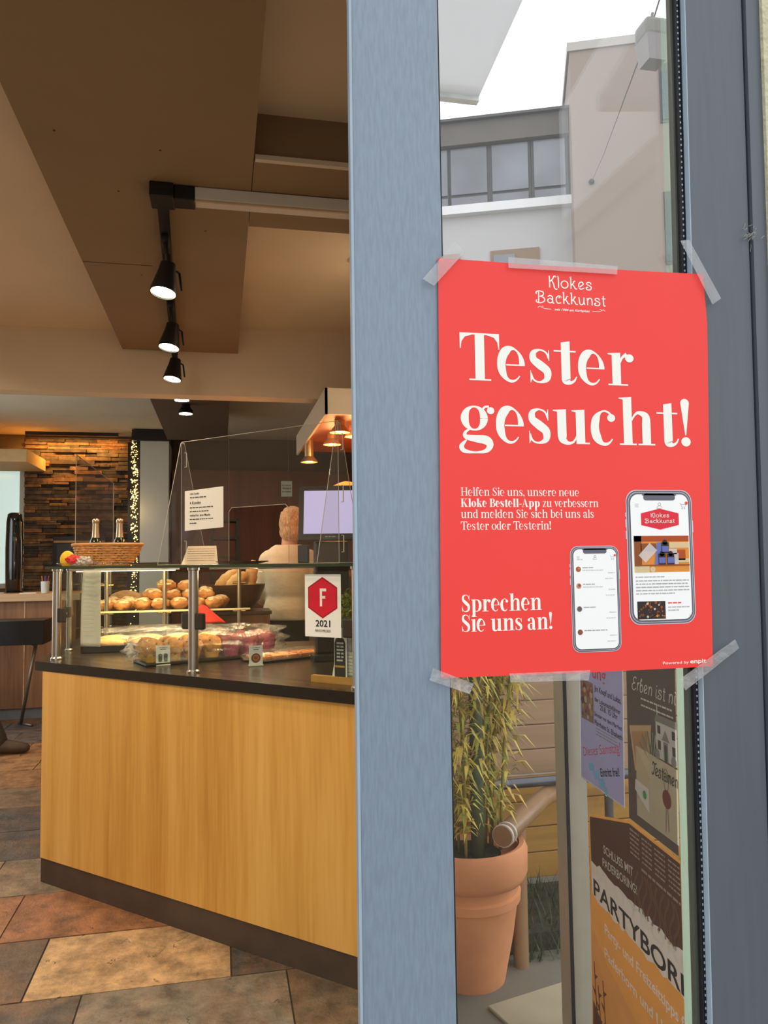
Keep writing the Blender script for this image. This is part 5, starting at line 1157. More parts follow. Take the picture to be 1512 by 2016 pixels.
MB().tube([(.485, 2.93, ZT + .13), (.485, 2.93, ZT + .25)], .005, 8).build('stem', pmat('stem_green', S(96, 100, 50), .7), gp_)

# ---- things standing on the glass top
GZ = GT1
M_wick = pmat('wicker', S(206, 150, 90), .7, var=.2, scale=40)
bk = thing('wicker_basket', 'oval woven wicker basket holding two bottles, on the left of glass top', 'basket', (-.545, 4.0, GZ))
mb = MB(); cx, cy = -.545, 4.0
def ring(z, rx, ry, r, n=48, ph=0, wav=0, off=0): 
    return [(cx + (rx + wav * math.sin(n / 2 * a + ph)) * math.cos(a), cy + (ry + wav * math.sin(n / 2 * a + ph)) * math.sin(a), z) for a in [2 * PI * k / 64 for k in range(65)]]
for k in range(9):
    f = k / 8; mb.tube(ring(GZ + .008 + f * .092, .105 + .055 * f ** .7, .075 + .04 * f ** .7, .004, 32, (k % 2) * PI, .004), .0055, 6, 0, False)
for i in range(44):
    a = 2 * PI * i / 44; mb.tube([(cx + (.105 + .055 * f ** .7) * math.cos(a + .25 * f), cy + (.075 + .04 * f ** .7) * math.sin(a + .25 * f), GZ + .004 + f * .10) for f in (0, .33, .66, 1)], .0035, 5)
mb.build('woven_side', M_wick, bk, True)
mb = MB(); mb.lathe([(.10, GZ), (.10, GZ + .008)], (cx, cy, 0), 40, 0, None, 1, .72); mb.build('bottom', M_wick, bk)
mb = MB(); mb.tube(ring(GZ + .104, .163, .118, .006), .0075, 8, 0, False); mb.build('rim', pmat('wicker_rim', S(196, 140, 86), .7, var=.15), bk, True)
M_bot = pmat('dark_green_bottle', S(24, 34, 22), .08, var=.1, spec=.9); M_foilw = pmat('silver_foil', S(206, 188, 160), .28, .85, var=.06, scale=40)
def bottle(x, y):
    t_ = thing('wine_bottle', 'foil topped bottle standing in the wicker basket', 'bottle', (x, y, GZ + .009)); z = GZ + .009
    MB().lathe([(.028, z), (.032, z + .01), (.032, z + .085), (.026, z + .115), (.016, z + .135), (.0145, z + .14)], (x, y, 0), 24).build('glass_body', M_bot, t_, True, angle=50)
    MB().lathe([(.0225, z + .112), (.0175, z + .135), (.0150, z + .17), (.0142, z + .20), (.0165, z + .202), (.0165, z + .217), (.013, z + .222), (.001, z + .222)], (x, y, 0), 24).build('foil_cap', M_foilw, t_, True, angle=50); return t_
b_ = bottle(-.600, 3.985); b_['label'] = 'left of two foil topped bottles standing in the wicker basket'
copy_thing(b_, (-.487, 3.975, GZ + .009), 'right of two foil topped bottles standing in the wicker basket')
# yellow and red sweets pack in a dish in front of the basket
rbp = thing('sweets_pack', 'yellow pack with red animal shaped mark and silver wrap, beside the wicker basket', 'pack', (-.70, 3.87, GZ))
mb = MB(); mb.blob((-.708, 3.875, GZ + .032), .034, .016, .042, 0, .03, 3, 4, .2, 0, flat=-.03); mb.build('yellow_side', pmat('pack_yellow', S(240, 190, 30), .5), rbp, True)
mb = MB(); mb.blob((-.680, 3.858, GZ + .030), .030, .012, .022, 0, .5, 12, 4, .2, 4, flat=-.02); mb.build('red_mark', pmat('pack_red', S(200, 40, 40), .5), rbp, True)
mb = MB(); mb.blob((-.645, 3.875, GZ + .022), .048, .025, .024, 0, .5, 14, 4, .2, 7, flat=-.02); mb.build('silver_wrap', pmat('pack_silver', S(200, 190, 176), .3, .5, var=.2, scale=50), rbp, True)
ds = thing('glass_dish', 'shallow clear dish with bright rim left on the glass top', 'dish', (-.62, 3.87, GZ))
MB().lathe([(.09, GZ + .001), (.15, GZ + .006), (.165, GZ + .016), (.162, GZ + .017), (.148, GZ + .008), (.001, GZ + .004)], (-.60, 3.90, 0), 40, 0, None, 1, .55).build('dish', clear_mat('dish_glass', base=.12, edge=.7, rough=.05), ds, True)
# plates and cards on the glass
def plate(x, y, r, label): tag(MB().lathe([(r * .6, GZ + .001), (r, GZ + .010), (r, GZ + .013), (r * .6, GZ + .005), (.001, GZ + .004)], (x, y, 0), 40).build('black_plate', M_blackmetal, None, True, angle=40), label, 'plate')
plate(.085, 3.17, .105, 'flat black plate lying on the glass top left of the card terminal')
plate(-.315, 3.62, .10, 'flat dark plate with shiny rim lying on the glass behind the clear shield foot')
pc = thing('slanted_card', 'cream card with handwritten lines, leaning on a stand on the glass top', 'card', (-.085, 3.29, GZ))
U2 = Vector((.978, -.208, 0)); V2 = Vector((.06, .28, .95)).normalized(); N2 = U2.cross(V2).normalized(); P_ = Print(Vector((-.160, 3.30, GZ + .002)), U2, V2, N2, .0004)
mb = MB(); P_.sheet(mb, [(0, 0), (.152, 0), (.140, .080), (.022, .080)], .001); mb.build('card', pmat('cream_card', S(236, 214, 180), .6, var=.02), pc)
mb = MB()
for k in range(6): P_.words(mb, .022, .135, .066 - k * .010, .0022, 1, 0, k)
mb.build('lines', pmat('brown_ink', S(150, 130, 110), .6), pc)
mb = MB(); mb.tube([(-.04, 3.36, GZ), (-.07, 3.31, GZ + .07)], .003, 6); mb.box(-.08, 3.30, GZ, .0, 3.37, GZ + .003); mb.build('stand', M_blackmetal, pc)
# clear shields
def plate3(mb, pts, th, n, mi=0):
    n = Vector(n).normalized() * th / 2; k = len(pts); P = [Vector(p) for p in pts]
    mb.add([p + n for p in P] + [p - n for p in P], [list(range(k)), list(range(k, 2 * k))[::-1]] + [[i, k + i, k + (i + 1) % k, (i + 1) % k] for i in range(k)], mi)
def edges3(mb, pts, r): 
    P = [Vector(p) for p in pts]
    for i in range(len(P)): mb.tube([P[i], P[(i + 1) % len(P)]], r, 6)
sd = thing('clear_counter_shield', 'wide clear acrylic hygiene shield with pass-through slot, on the glass top', 'shield', cp3(.55, .13, GZ))
zT = GZ + .515
def sp(s, z): return cp3(s, .13, z)
s0, s1 = .985, .165; a_, b_ = .71, .40; zs = GZ + .225
dn3 = (DN.x, DN.y, 0)
mb = MB(); plate3(mb, [sp(s0, GZ), sp(a_, GZ), sp(a_, zT), sp(s0, zT)], .004, dn3); plate3(mb, [sp(b_, GZ), sp(s1, GZ), sp(s1, zT), sp(b_, zT)], .004, dn3); plate3(mb, [sp(a_, zs), sp(b_, zs), sp(b_, zT), sp(a_, zT)], .004, dn3); pn = mb.build('panel', M_acryl, sd)
mb = MB(); edges3(mb, [sp(s0, GZ), sp(a_, GZ), sp(a_, zs - .015), sp(a_ - .015, zs), sp(b_ + .015, zs), sp(b_, zs - .015), sp(b_, GZ), sp(s1, GZ), sp(s1, zT), sp(s0, zT)], .0012); mb.build('bright_edge', M_aedge, pn)
for s_ in (s0 - .002, s1 + .002):
    f = [cp3(s_, .005, GZ + .002), cp3(s_, .275, GZ + .002), cp3(s_, .145, zT - .005), cp3(s_, .125, zT - .005)]
    mb = MB(); plate3(mb, f, .004, (DL.x, DL.y, 0)); ft = mb.build('foot', M_acryl, sd); mb = MB(); edges3(mb, f, .0013); mb.build('bright_edge', M_aedge, ft)
    mb = MB()
    for zz in (.44, .25, .07): mb.tube([cp3(s_ - .006, .14, GZ + zz + .03), cp3(s_ - .012, .145, GZ + zz + .03), cp3(s_ - .012, .145, GZ + zz - .03), cp3(s_ - .006, .14, GZ + zz - .03)], .0022, 6)
    mb.build('bright_clip', M_aedge, sd)
ls = thing('clear_end_shield', 'narrow clear acrylic shield standing along the left end of the glass top', 'shield', (-.735, 4.9, GZ))
q = [(-.735, 4.22, GZ + .001), (-.735, 5.66, GZ + .001), (-.735, 5.66, GZ + .575), (-.735, 4.22, GZ + .58)]
mb = MB(); plate3(mb, q, .004, (1, 0, 0)); pn = mb.build('panel', M_acryl, ls); mb = MB(); edges3(mb, q, .002); mb.build('bright_edge', M_aedge, pn)
mb = MB(); mb.tube(spline([(-.738, 4.22, GZ + .10), (-.728, 4.22, GZ + .045), (-.68, 4.22, GZ + .005)], 5), .003, 8); mb.build('foot', M_aedge, ls)
sn = thing('shield_notice', 'white printed notice about 4 Kunden on the clear shield, left of the slot', 'notice', cp3(.82, .125, 1.59))
P_ = Print(cp3(.955, .122, 1.515), U, (0, 0, 1), Nn, .0005); mb = MB(); P_.sheet(mb, [(0, 0), (.222, .008), (.222, .172), (0, .165)], .0008); mb.build('sheet', M_paper, sn)
mb = MB()
for t, u1_, v, h, b in (('Liebe Kunden', .085, .148, .009, True), ('4 Kunden', .095, .108, .013, True), ('weiterhin eine Maske', .150, .058, .010, True)):
    p, wd = sans(t, b); P_.text(mb, p, wd, .030, v, u1_, h / .73, 1)
for v, u1_ in ((.134, .125), (.092, .165), (.076, .145), (.044, .165), (.028, .075)): P_.words(mb, .030, u1_, v, .004, 1, 0, int(v * 1000))
mb.build('black_text', M_ink, sn)

# cash register screen and card terminal
pos = thing('cash_register', 'black cash register with lit lavender screen at the right of the counter', 'cash register', (.47, 3.30, ZT))
yawp = .21; U3 = Vector((math.cos(-yawp), math.sin(-yawp), 0)); V3 = Vector((.05, .24, .97)).normalized(); V3 = (V3 - U3 * V3.dot(U3)).normalized(); N3 = U3.cross(V3)
P_ = Print(Vector((.325, 3.31, 1.475)), U3, V3, N3, .001)
mb = MB(); P_.sheet(mb, [(.0, 0), (.305, 0), (.315, .01), (.315, .235), (.305, .245), (.012, .245), (0, .235)], .028); mb.build('screen_housing', M_black, pos)
mb = MB(); P_.rect(mb, .022, .026, .295, .222, 1); mb.build('lit_screen', emat('lavender_screen', S(176, 176, 222), .62), pos)
mb = MB(); pts = []; 
mb.box(.385, 3.30, ZT, .56, 3.42, ZT + .03, 0, .006); mb.box(.40, 3.335, ZT + .03, .55, 3.40, 1.47, 0, .01); mb.build('stand', M_black, pos)
mb = MB(); P_.words(mb, .115, .165, .010, .005, 1, 0, 4); mb.build('small_text', M_grey, pos)
mb = MB(); mb.box(.284, 2.885, GZ + .0005, .326, 2.915, GZ + .07, 0, .005, None, -.2); tag(mb.build('card_terminal', M_black), 'small black card terminal on the glass top left of the cash register', 'card terminal')

# ------------------------------------------------------------------ track and spot lamps
tk = thing('lighting_track', 'white and black lighting track under the long taupe ceiling panel', 'lighting track', (-.17, 2.32, 2.5))
mb = MB(); mb.box(-.205, 2.275, 2.455, -.135, 2.365, 2.4995, 0, .004); mb.box(-.135, 2.285, 2.455, -.075, 2.35, 2.4995, 0, .003); mb.build('corner_box', M_blackmetal, tk)
mb = MB(); mb.box(-.075, 2.288, 2.462, .44, 2.348, 2.4985, 0, .002); mb.build('white_rail', pmat('white_rail_paint', S(212, 206, 196), .5, var=.02), tk)
mb = MB(); mb.box(-.075, 2.290, 2.456, .44, 2.298, 2.463); mb.build('rail_lip', pmat('rail_lip', S(196, 170, 134), .5, var=.05), tk)
mb = MB(); d0, d1 = Vector((-.172, 2.36)), Vector((-.236, 4.12)); mb.slab(d0, d1, .034, 2.475, 2.4995); mb.build('black_rail', M_blackmetal, tk)
mb = MB(); mb.box(.40, 2.285, 2.440, .46, 2.35, 2.463, 0, .003); mb.build('end_cap', M_blackmetal, tk)
def track_spot(y, label, energy):
    x = d0.x + (d1.x - d0.x) * (y - d0.y) / (d1.y - d0.y)
    t_ = thing('track_spotlight', label, 'spotlight', (x, y, 2.475), 'black track spotlights')
    Mx = Matrix.Rotation(math.radians(8), 3, 'Y') @ Matrix.Rotation(math.radians(-10), 3, 'X')
    mb = MB(); mb.box(x - .012, y - .03, 2.455, x + .012, y + .03, 2.476, 0, .002); mb.tube([(x, y, 2.46), (x + .006, y - .004, 2.40)], .008, 10); mb.tube([(x + .004, y, 2.415), (x + .008, y, 2.375)], .014, 12); mb.build('stem', M_blackmetal, t_, True, angle=40)
    mb = MB(); mb.lathe([(.018, 0), (.026, -.004), (.029, -.03), (.043, -.098), (.044, -.112), (.041, -.112), (.039, -.104), (.001, -.102)], (x + .010, y - .004, 2.385), 28, 0, Mx); mb.build('shade', M_blackmetal, t_, True, angle=45)
    mb = MB(); mb.lathe([(.001, -.1065), (.0385, -.1065), (.0385, -.1045), (.001, -.1045)], (x + .010, y - .004, 2.385), 28, 0, Mx); mb.build('bulb_face', M_lamp, t_)
    mb = MB(); mb.tube([(x + .045, y + .012, 2.36), (x + .052, y + .014, 2.30)], .004, 8); mb.tube([(x + .02, y + .005, 2.372), (x + .045, y + .012, 2.36)], .004, 8); mb.build('lever', M_blackmetal, t_, True)
    dirv = Mx @ Vector((0, 0, -1)); p0 = Vector((x + .010, y - .004, 2.385)) + dirv * .118
    lamp('spot_light', 'SPOT', p0, energy, WARM, t_, aim=p0 + dirv, size=.03, spot=95, blend=.8); return t_
track_spot(2.62, 'nearest of the three black track spotlights, below the black corner box', SPOT_E)
track_spot(3.29, 'middle of the three black track spotlights', SPOT_E)
track_spot(3.86, 'farthest and lowest looking of the three black track spotlights', SPOT_E)
# spots beyond the bulkhead
def round_spot(x, y, z, label, e):
    t_ = thing('ceiling_spot', label, 'spotlight', (x, y, z), 'spotlights beyond the bulkhead')
    MB().lathe([(.03, z), (.03, z - .02), (.05, z - .05), (.052, z - .07), (.046, z - .07), (.001, z - .066)], (x, y, 0), 24).build('shade', M_blackmetal, t_, True, angle=45)
    MB().lathe([(.001, z - .0715), (.045, z - .0715), (.045, z - .068), (.001, z - .068)], (x, y, 0), 24).build('bulb_face', M_lamp, t_)
    lamp('spot_light', 'SPOT', (x, y, z - .085), e, WARM, t_, aim=(x, y, 0), size=.04, spot=120, blend=.8)
round_spot(-.245, 5.06, 2.5, 'upper of two small glowing spotlights beyond the ceiling bulkhead', FAR_E)
round_spot(-.240, 5.52, 2.5, 'lower of two small glowing spotlights beyond the ceiling bulkhead', FAR_E)
# added fill lamps out of view, brightening the counter front, floor and kitchen
def down_light(x, y, z, label, e, aim=None, spot=150):
    t_ = thing('fill_downlight', label, 'downlight', (x, y, z), 'added fill downlights')
    MB().lathe([(.055, z), (.055, z - .008), (.045, z - .010), (.043, z - .004), (.001, z - .003)], (x, y, 0), 24).build('trim_ring', M_white, t_)
    MB().lathe([(.001, z - .006), (.040, z - .006), (.040, z - .004), (.001, z - .004)], (x, y, 0), 24).build('bulb_face', M_lamp, t_)
    lamp('spot_light', 'SPOT', (x, y, z - .02), e, WARM, t_, aim=aim or (x, y, 0), size=.05, spot=spot, blend=.9)
for (x, y, z, lb, e, am, an) in DOWN: down_light(x, y, z, lb, e, am, an)

# ------------------------------------------------------------------ bread shelf hood with heat lamps, kitchen back
hood = thing('bread_shelf_hood', 'cream edged hood with orange heat lamps above the bread shelf', 'hood', (.67, 4.4, 2.10))
mb = MB(); mb.box(.503, 3.72, 2.105, .515, 5.20, 2.235); mb.box(.503, 3.72, 2.105, .72, 3.735, 2.235); mb.build('cream_fascia', pmat('cream_fascia', S(206, 190, 164), .6, var=.03), hood)
M_owood = wood_mat('orange_wood', S(150, 76, 32), S(172, 92, 42), S(190, 108, 54), 6, 'Z', .5, .3)
mb = MB(); mb.prism(crect(.516, 3.736, .95, 5.2), 2.13, 2.2); mb.build('board', M_owood, hood)
def heat_lamp(x, y, label, pend=False):
    t_ = thing('heat_lamp', label, 'heat lamp', (x, y, 2.13), 'heat lamps under the hood'); z = 2.13
    c = pmat('lamp_metal', S(176, 150, 110), .35, .7, var=.05) if pend else pmat('copper_shade', S(206, 160, 116), .4, .4, var=.05)
    MB().lathe([(.028, z), (.028, z - .10 if pend else z - .03), (.001, z - .10 if pend else z - .03)], (x, y, 0), 20).build('neck', c, t_, True, angle=40)
    zz = z - (.10 if pend else .03); MB().lathe([(.028, zz), (.048, zz - .024), (.054, zz - .036), (.049, zz - .036), (.026, zz - .008), (.001, zz - .006)], (x, y, 0), 24).build('shade', c, t_, True, angle=50)
    MB().blob((x, y, zz - .022), .024, .024, .016, sub=2).build('bulb', emat('amber_bulb', (1, .56, .2), 14), t_, True)
    lamp('heat_light', 'POINT', (x, y, zz - .06), HEAT_E, (1, .5, .18), t_, size=.03)
heat_lamp(.535, 4.72, 'metal cylinder heat lamp at the far left end of the hood', True)
heat_lamp(.64, 4.45, 'copper heat lamp under the hood, right of the cylinder lamp')
heat_lamp(.62, 4.02, 'copper heat lamp under the hood nearest the clear shield foot')
heat_lamp(.72, 4.15, 'copper heat lamp under the hood close beside the door frame')
rk = thing('bread_rack', 'orange brown wooden bread rack below the heat lamps', 'rack', (.83, 4.5, 0))
mb = MB(); mb.prism([(.80, 4.02), (.82, 4.02), (1.02, 5.2), (1.0, 5.2)], 0.95, 2.1); mb.build('back_panel', M_owood, rk)
mb = MB(); mb.prism([(.60, 4.05), (.795, 4.05), (.98, 5.15), (.60, 5.15)], 1.70, 1.72); mb.prism([(.60, 4.05), (.795, 4.05), (.98, 5.15), (.60, 5.15)], 1.30, 1.32); mb.build('shelf', M_owood, rk)
mb = MB(); mb.prism([(.58, 4.3), (.79, 4.3), (.98, 5.2), (.58, 5.2)], 0, .95); mb.build('base_cabinet', M_dwall, rk)
for i, y in enumerate((4.28, 4.46, 4.70)):
    mb = MB(); mb.blob((.70, y, 1.72 + .055), .10, .055, .055, 0, .1, 6, 3, .3, i); o = mb.build('bread_loaf', M_bread, None, True)
    tag(o, ('crusty loaf on the bread rack shelf, nearest the door frame', 'crusty loaf in the middle of the bread rack shelf', 'crusty loaf at the far end of the bread rack shelf')[i], 'loaf', 'loaves on the bread rack')
wb = thing('wooden_bread_bowl', 'big dark round wooden bowl full of baguettes on brown cabinet', 'bowl', (.075, 4.98, 1.08))
M_dbowl = wood_mat('dark_bowl_wood', S(58, 34, 18), S(74, 44, 24), S(90, 56, 32), 8, 'X', .4, .2)
MB().lathe([(.08, 1.082), (.12, 1.09), (.17, 1.15), (.198, 1.225), (.202, 1.245), (.194, 1.245), (.16, 1.17), (.10, 1.12), (.001, 1.115)], (.075, 4.98, 0), 40).build('bowl', M_dbowl, wb, True, angle=50)
def baguette(p, q, r, label, i):
    p, q = Vector(p), Vector(q); mb = MB(); n = 14; pts = [p.lerp(q, k / n) + Vector((0, 0, .012 * math.sin(PI * k / n))) for k in range(n + 1)]
    mb.tube(pts, [r * (max(.12, math.sin(PI * (k + .6) / (n + 1.2))) ** .5) * (1 + .07 * math.sin(k * 2.1)) for k in range(n + 1)], 16); o = mb.build('baguette', M_bread, None, True); tag(o, label, 'bread', 'baguettes in the wooden bowl')
baguette((-.04, 4.93, 1.20), (.11, 4.98, 1.33), .040, 'left long pale baguette slanted up in the wooden bowl', 0)
baguette((.03, 4.90, 1.20), (.16, 4.93, 1.31), .042, 'front pale baguette leaning in the middle of the wooden bowl', 1)
baguette((.17, 5.00, 1.16), (.205, 4.98, 1.395), .040, 'upright brown baguette at the right side of the wooden bowl', 2)
baguette((.0, 5.05, 1.17), (.13, 5.06, 1.27), .038, 'low baguette at the back of the wooden bowl', 3)
cab = thing('brown_cabinet', 'brown wooden cabinet carrying the bread bowl behind the counter', 'cabinet', (.06, 5.05, 0))
mb = MB(); mb.box(-.12, 4.86, .08, .30, 5.14, 1.06, 0, .004); mb.build('body', wood_mat('brown_cabinet_wood', S(96, 60, 32), S(116, 74, 42), S(132, 88, 52), 6, 'Z', .5, .3), cab)
mb = MB(); mb.box(-.13, 4.85, 1.06, .31, 5.15, 1.081, 0, .003); mb.build('top', M_dbowl, cab)
mb = MB(); mb.box(-.10, 4.88, 0, .28, 5.12, .08); mb.build('plinth', M_black, cab)
ra = thing('metal_shelf_rack', 'black metal shelf rack against the dark red wooden wall', 'rack', (.04, 5.75, 0))
mb = MB()
for x in (-.06, .12):
    for y in (5.62, 5.9): mb.box(x - .012, y - .012, 0, x + .012, y + .012, 1.70)
mb.build('uprights', M_blackmetal, ra)
for z in (.4, .9, 1.42, 1.56, 1.69): MB().box(-.072, 5.608, z - .012, .132, 5.912, z + .006).build('shelf', M_blackmetal, ra)
sg_ = thing('distance_sign', 'small pale green sign reading Abstand on the dark wooden wall', 'sign', (.70, 8.29, 2.17))
P_ = Print(Vector((.635, 8.294, 2.085)), (1, 0, 0), (0, 0, 1), (0, -1, 0), .001); mb = MB(); P_.sheet(mb, [(0, 0), (.118, 0), (.118, .168), (0, .168)], .003); mb.build('board', pmat('pale_green_sign', S(206, 226, 206), .6, var=.02), sg_)
mb = MB()
for t, v, hh in (('Ich halte mit', .115, .018), ('Abstand', .078, .028), ('am besten!', .045, .020)): p, wd = sans(t, True); P_.text(mb, p, wd, .012, v, .106, hh / .73, 1)
mb.build('black_text', M_ink, sg_)

# ------------------------------------------------------------------ far left: column, lights, bar, window
mb = MB(); mb.box(-.80, 8.10, 0, -.52, 8.60, 2.63); mb.build('column', pmat('pale_column_paint', S(206, 206, 194), .7, var=.02, scale=2), kind='structure')
mb = MB(); mb.box(-.88, 8.06, 2.63, -.505, 8.60, 2.74); mb.build('trim_6', M_black, kind='structure')
mb = MB(); mb.box(-.93, 8.20, 0, -.80, 8.60, 2.63); mb.build('trim_7', M_black, kind='structure')
fl = thing('fairy_light_string', 'string of warm fairy lights wound down the dark strip beside the pale column', 'fairy lights', (-.86, 8.15, 1.0))
mb = MB(); cur = [(-.855 + .030 * math.cos(t * .55), 8.165 + .012 * math.sin(t * .55), 2.60 - t * .0095) for t in range(170)]; mb.tube(cur, .0025, 5); mb.build('cable', pmat('dark_cable', S(40, 36, 28), .6), fl)
M_fairy = emat('fairy_glow', (1, .66, .22), 3.6); rfl = random.Random(31)
b_ = MB().blob((-.86, 8.14, 2.60), .0065, .0065, .0065, sub=2).build('bulb', M_fairy, fl, True); base = b_.location.copy()
for i in range(95):
    c = b_.copy(); C.objects.link(c); c.location = base + Vector((rfl.uniform(-.030, .032), rfl.uniform(-.02, .01), -1.62 * (i + 1) / 95 + rfl.uniform(-.012, .012))); c.parent = fl; s_ = rfl.uniform(.8, 1.35); c.scale = (s_, s_, s_)
mb = MB()
for i in range(190): z = rfl.uniform(.92, 2.62); mb.blob((-.86 + rfl.uniform(-.034, .036), 8.14 + rfl.uniform(-.015, .015), z), .005, .005, .005, sub=1)
mb.build('tiny_bulbs', M_fairy, fl)['kind'] = 'stuff'
lamp('fairy_light', 'POINT', (-.86, 8.05, 1.9), 1.6, (1, .7, .32), fl, size=.2)
# warm wash lamp at the top of the stone wall
ws = thing('wall_wash_lamp', 'slim amber wash lamp above the stone wall', 'lamp', (-1.5, 8.3, 2.72))
MB().box(-1.95, 8.36, 2.715, -1.05, 8.42, 2.749).build('housing', M_black, ws)
lamp('wash_light', 'AREA', (-1.5, 8.40, 2.70), WASH_E, (1, .48, .12), ws, aim=(-1.5, 8.55, 1.9), size=.85, size_y=.04)
win = struct_root('window_1', (-2.3, 8.68, 1.15))
mb = MB(); mb.box(-2.6, 8.64, 1.15, -2.55, 8.72, 2.45); mb.box(-2.05, 8.60, 1.15, -2.0, 8.72, 2.45); mb.box(-2.6, 8.64, 2.39, -2.0, 8.72, 2.45); mb.box(-2.6, 8.64, 1.15, -2.0, 8.72, 1.20); mb.build('frame', pmat('pale_window_paint', S(214, 220, 210), .5, var=.02), win)
MB().box(-2.55, 8.675, 1.2, -2.05, 8.68, 2.39).build('frosted_pane', clear_mat('frosted_glass', tint=(.92, 1, .96), base=.05, rough=.3, veil=.45, veilcol=(.9, 1, .95)), win)
cb = thing('window_pelmet', 'pale wooden pelmet box above the bright window at the far left', 'pelmet', (-2.2, 8.3, 2.3))
MB().box(-2.6, 7.75, 2.36, -1.79, 8.55, 2.48, 0, .004).build('box', pmat('pelmet_paint', S(222, 186, 132), .6, var=.04), cb)
bar = thing('wooden_bar', 'knotty pine bar counter with pale top edge at the far left', 'bar counter', (-1.95, 7.8, 0))
mb = MB(); mb.box(-2.58, 7.55, .10, -1.30, 8.15, 1.06); mb.build('plank_front', M_pine, bar)
mb = MB()
for x in (-2.30, -2.02, -1.74, -1.47): mb.box(x - .006, 7.545, .10, x + .006, 7.551, 1.06)
mb.build('pale_batten', M_pinetop, bar)
mb = MB(); mb.box(-2.58, 7.50, 1.06, -1.26, 8.20, 1.125, 0, .004); mb.build('bar_top', M_pinetop, bar)
mb = MB(); mb.box(-2.56, 7.58, 0, -1.32, 8.12, .10); mb.build('plinth', pmat('grey_plinth', S(110, 112, 112), .6, var=.05), bar)
tf = thing('tower_fan', 'tall black oval tower heater standing on the pine bar', 'tower fan', (-1.935, 7.95, 1.125))
mb = MB(); mb.lathe([(.055, 1.127), (.07, 1.14), (.075, 1.30), (.078, 1.55), (.072, 1.80), (.062, 1.875), (.04, 1.89), (.001, 1.893)], (-1.935, 7.95, 0), 32); mb.build('body', pmat('glossy_black', S(16, 17, 20), .06, var=.1, spec=.9), tf, True, angle=60)
MB().tube([(-1.862, 7.90, 1.14), (-1.855, 7.90, 1.5), (-1.866, 7.90, 1.80)], .005, 8).build('silver_trim', M_steel, tf, True)
MB().lathe([(.085, 1.125), (.085, 1.130), (.06, 1.137), (.001, 1.137)], (-1.935, 7.95, 0), 32).build('base', M_black, tf, True, angle=40)
cup = thing('pen_cup', 'pale cup of coloured pens on the pine bar', 'pen cup', (-1.585, 7.62, 1.125))
MB().lathe([(.034, 1.127), (.038, 1.235), (.034, 1.235), (.031, 1.13), (.001, 1.13)], (-1.585, 7.62, 0), 24).build('cup', pmat('pale_cup', S(206, 210, 204), .5, var=.03), cup, True, angle=40)
for i, c in enumerate(((200, 60, 50), (60, 70, 150), (220, 120, 50), (80, 60, 120))): MB().tube([(-1.585 + .012 * math.cos(i * 1.6), 7.62 + .012 * math.sin(i * 1.6), 1.135), (-1.585 + .03 * math.cos(i * 1.6), 7.62 + .03 * math.sin(i * 1.6), 1.285)], .004, 8).build('pen', pmat('pen_%s' % 'abcd'[i], S(*c), .4), cup, True)
o = MB().box(-1.80, 7.55, 1.1255, -1.66, 7.68, 1.133, 0, .002, None, .2).build('paper_stack', M_paper); tag(o, 'thin stack of white papers beside the pen cup on the bar', 'papers')
bt_ = thing('black_side_table', 'black slab table with angled metal legs before the pine bar', 'table', (-1.95, 7.1, 0))
MB().box(-2.45, 6.90, .725, -1.445, 7.25, .925, 0, .004).build('black_slab', M_black, bt_)
for x in (-2.3, -1.75):
    mb = MB(); mb.tube([(x + .05, 7.30, .015), (x + .20, 7.12, .70)], .014, 10); mb.tube([(x + .02, 7.35, .012), (x + .16, 7.20, .012)], .012, 10); mb.tube([(x + .20, 7.0, .725), (x + .20, 7.12, .70)], .014, 10); mb.build('leg', pmat('dull_leg_metal', S(130, 120, 104), .4, .7, var=.05), bt_, True)
fr_ = thing('framed_picture', 'dark framed panel with brass top strip leaning on stone wall', 'picture', (-1.42, 8.5, 1.4))
MB().box(-1.70, 8.50, 1.10, -1.18, 8.545, 1.68, 0, .004).build('frame', M_black, fr_)
MB().box(-1.66, 8.496, 1.14, -1.22, 8.501, 1.60).build('panel', pmat('slate_panel', S(58, 62, 66), .5, var=.1), fr_)
MB().box(-1.69, 8.494, 1.615, -1.19, 8.50, 1.635).build('brass_strip', pmat('brass_strip', S(176, 136, 84), .4, .6), fr_)
MB().box(-1.66, 8.46, 0, -1.22, 8.54, 1.10).build('stand', M_black, fr_)

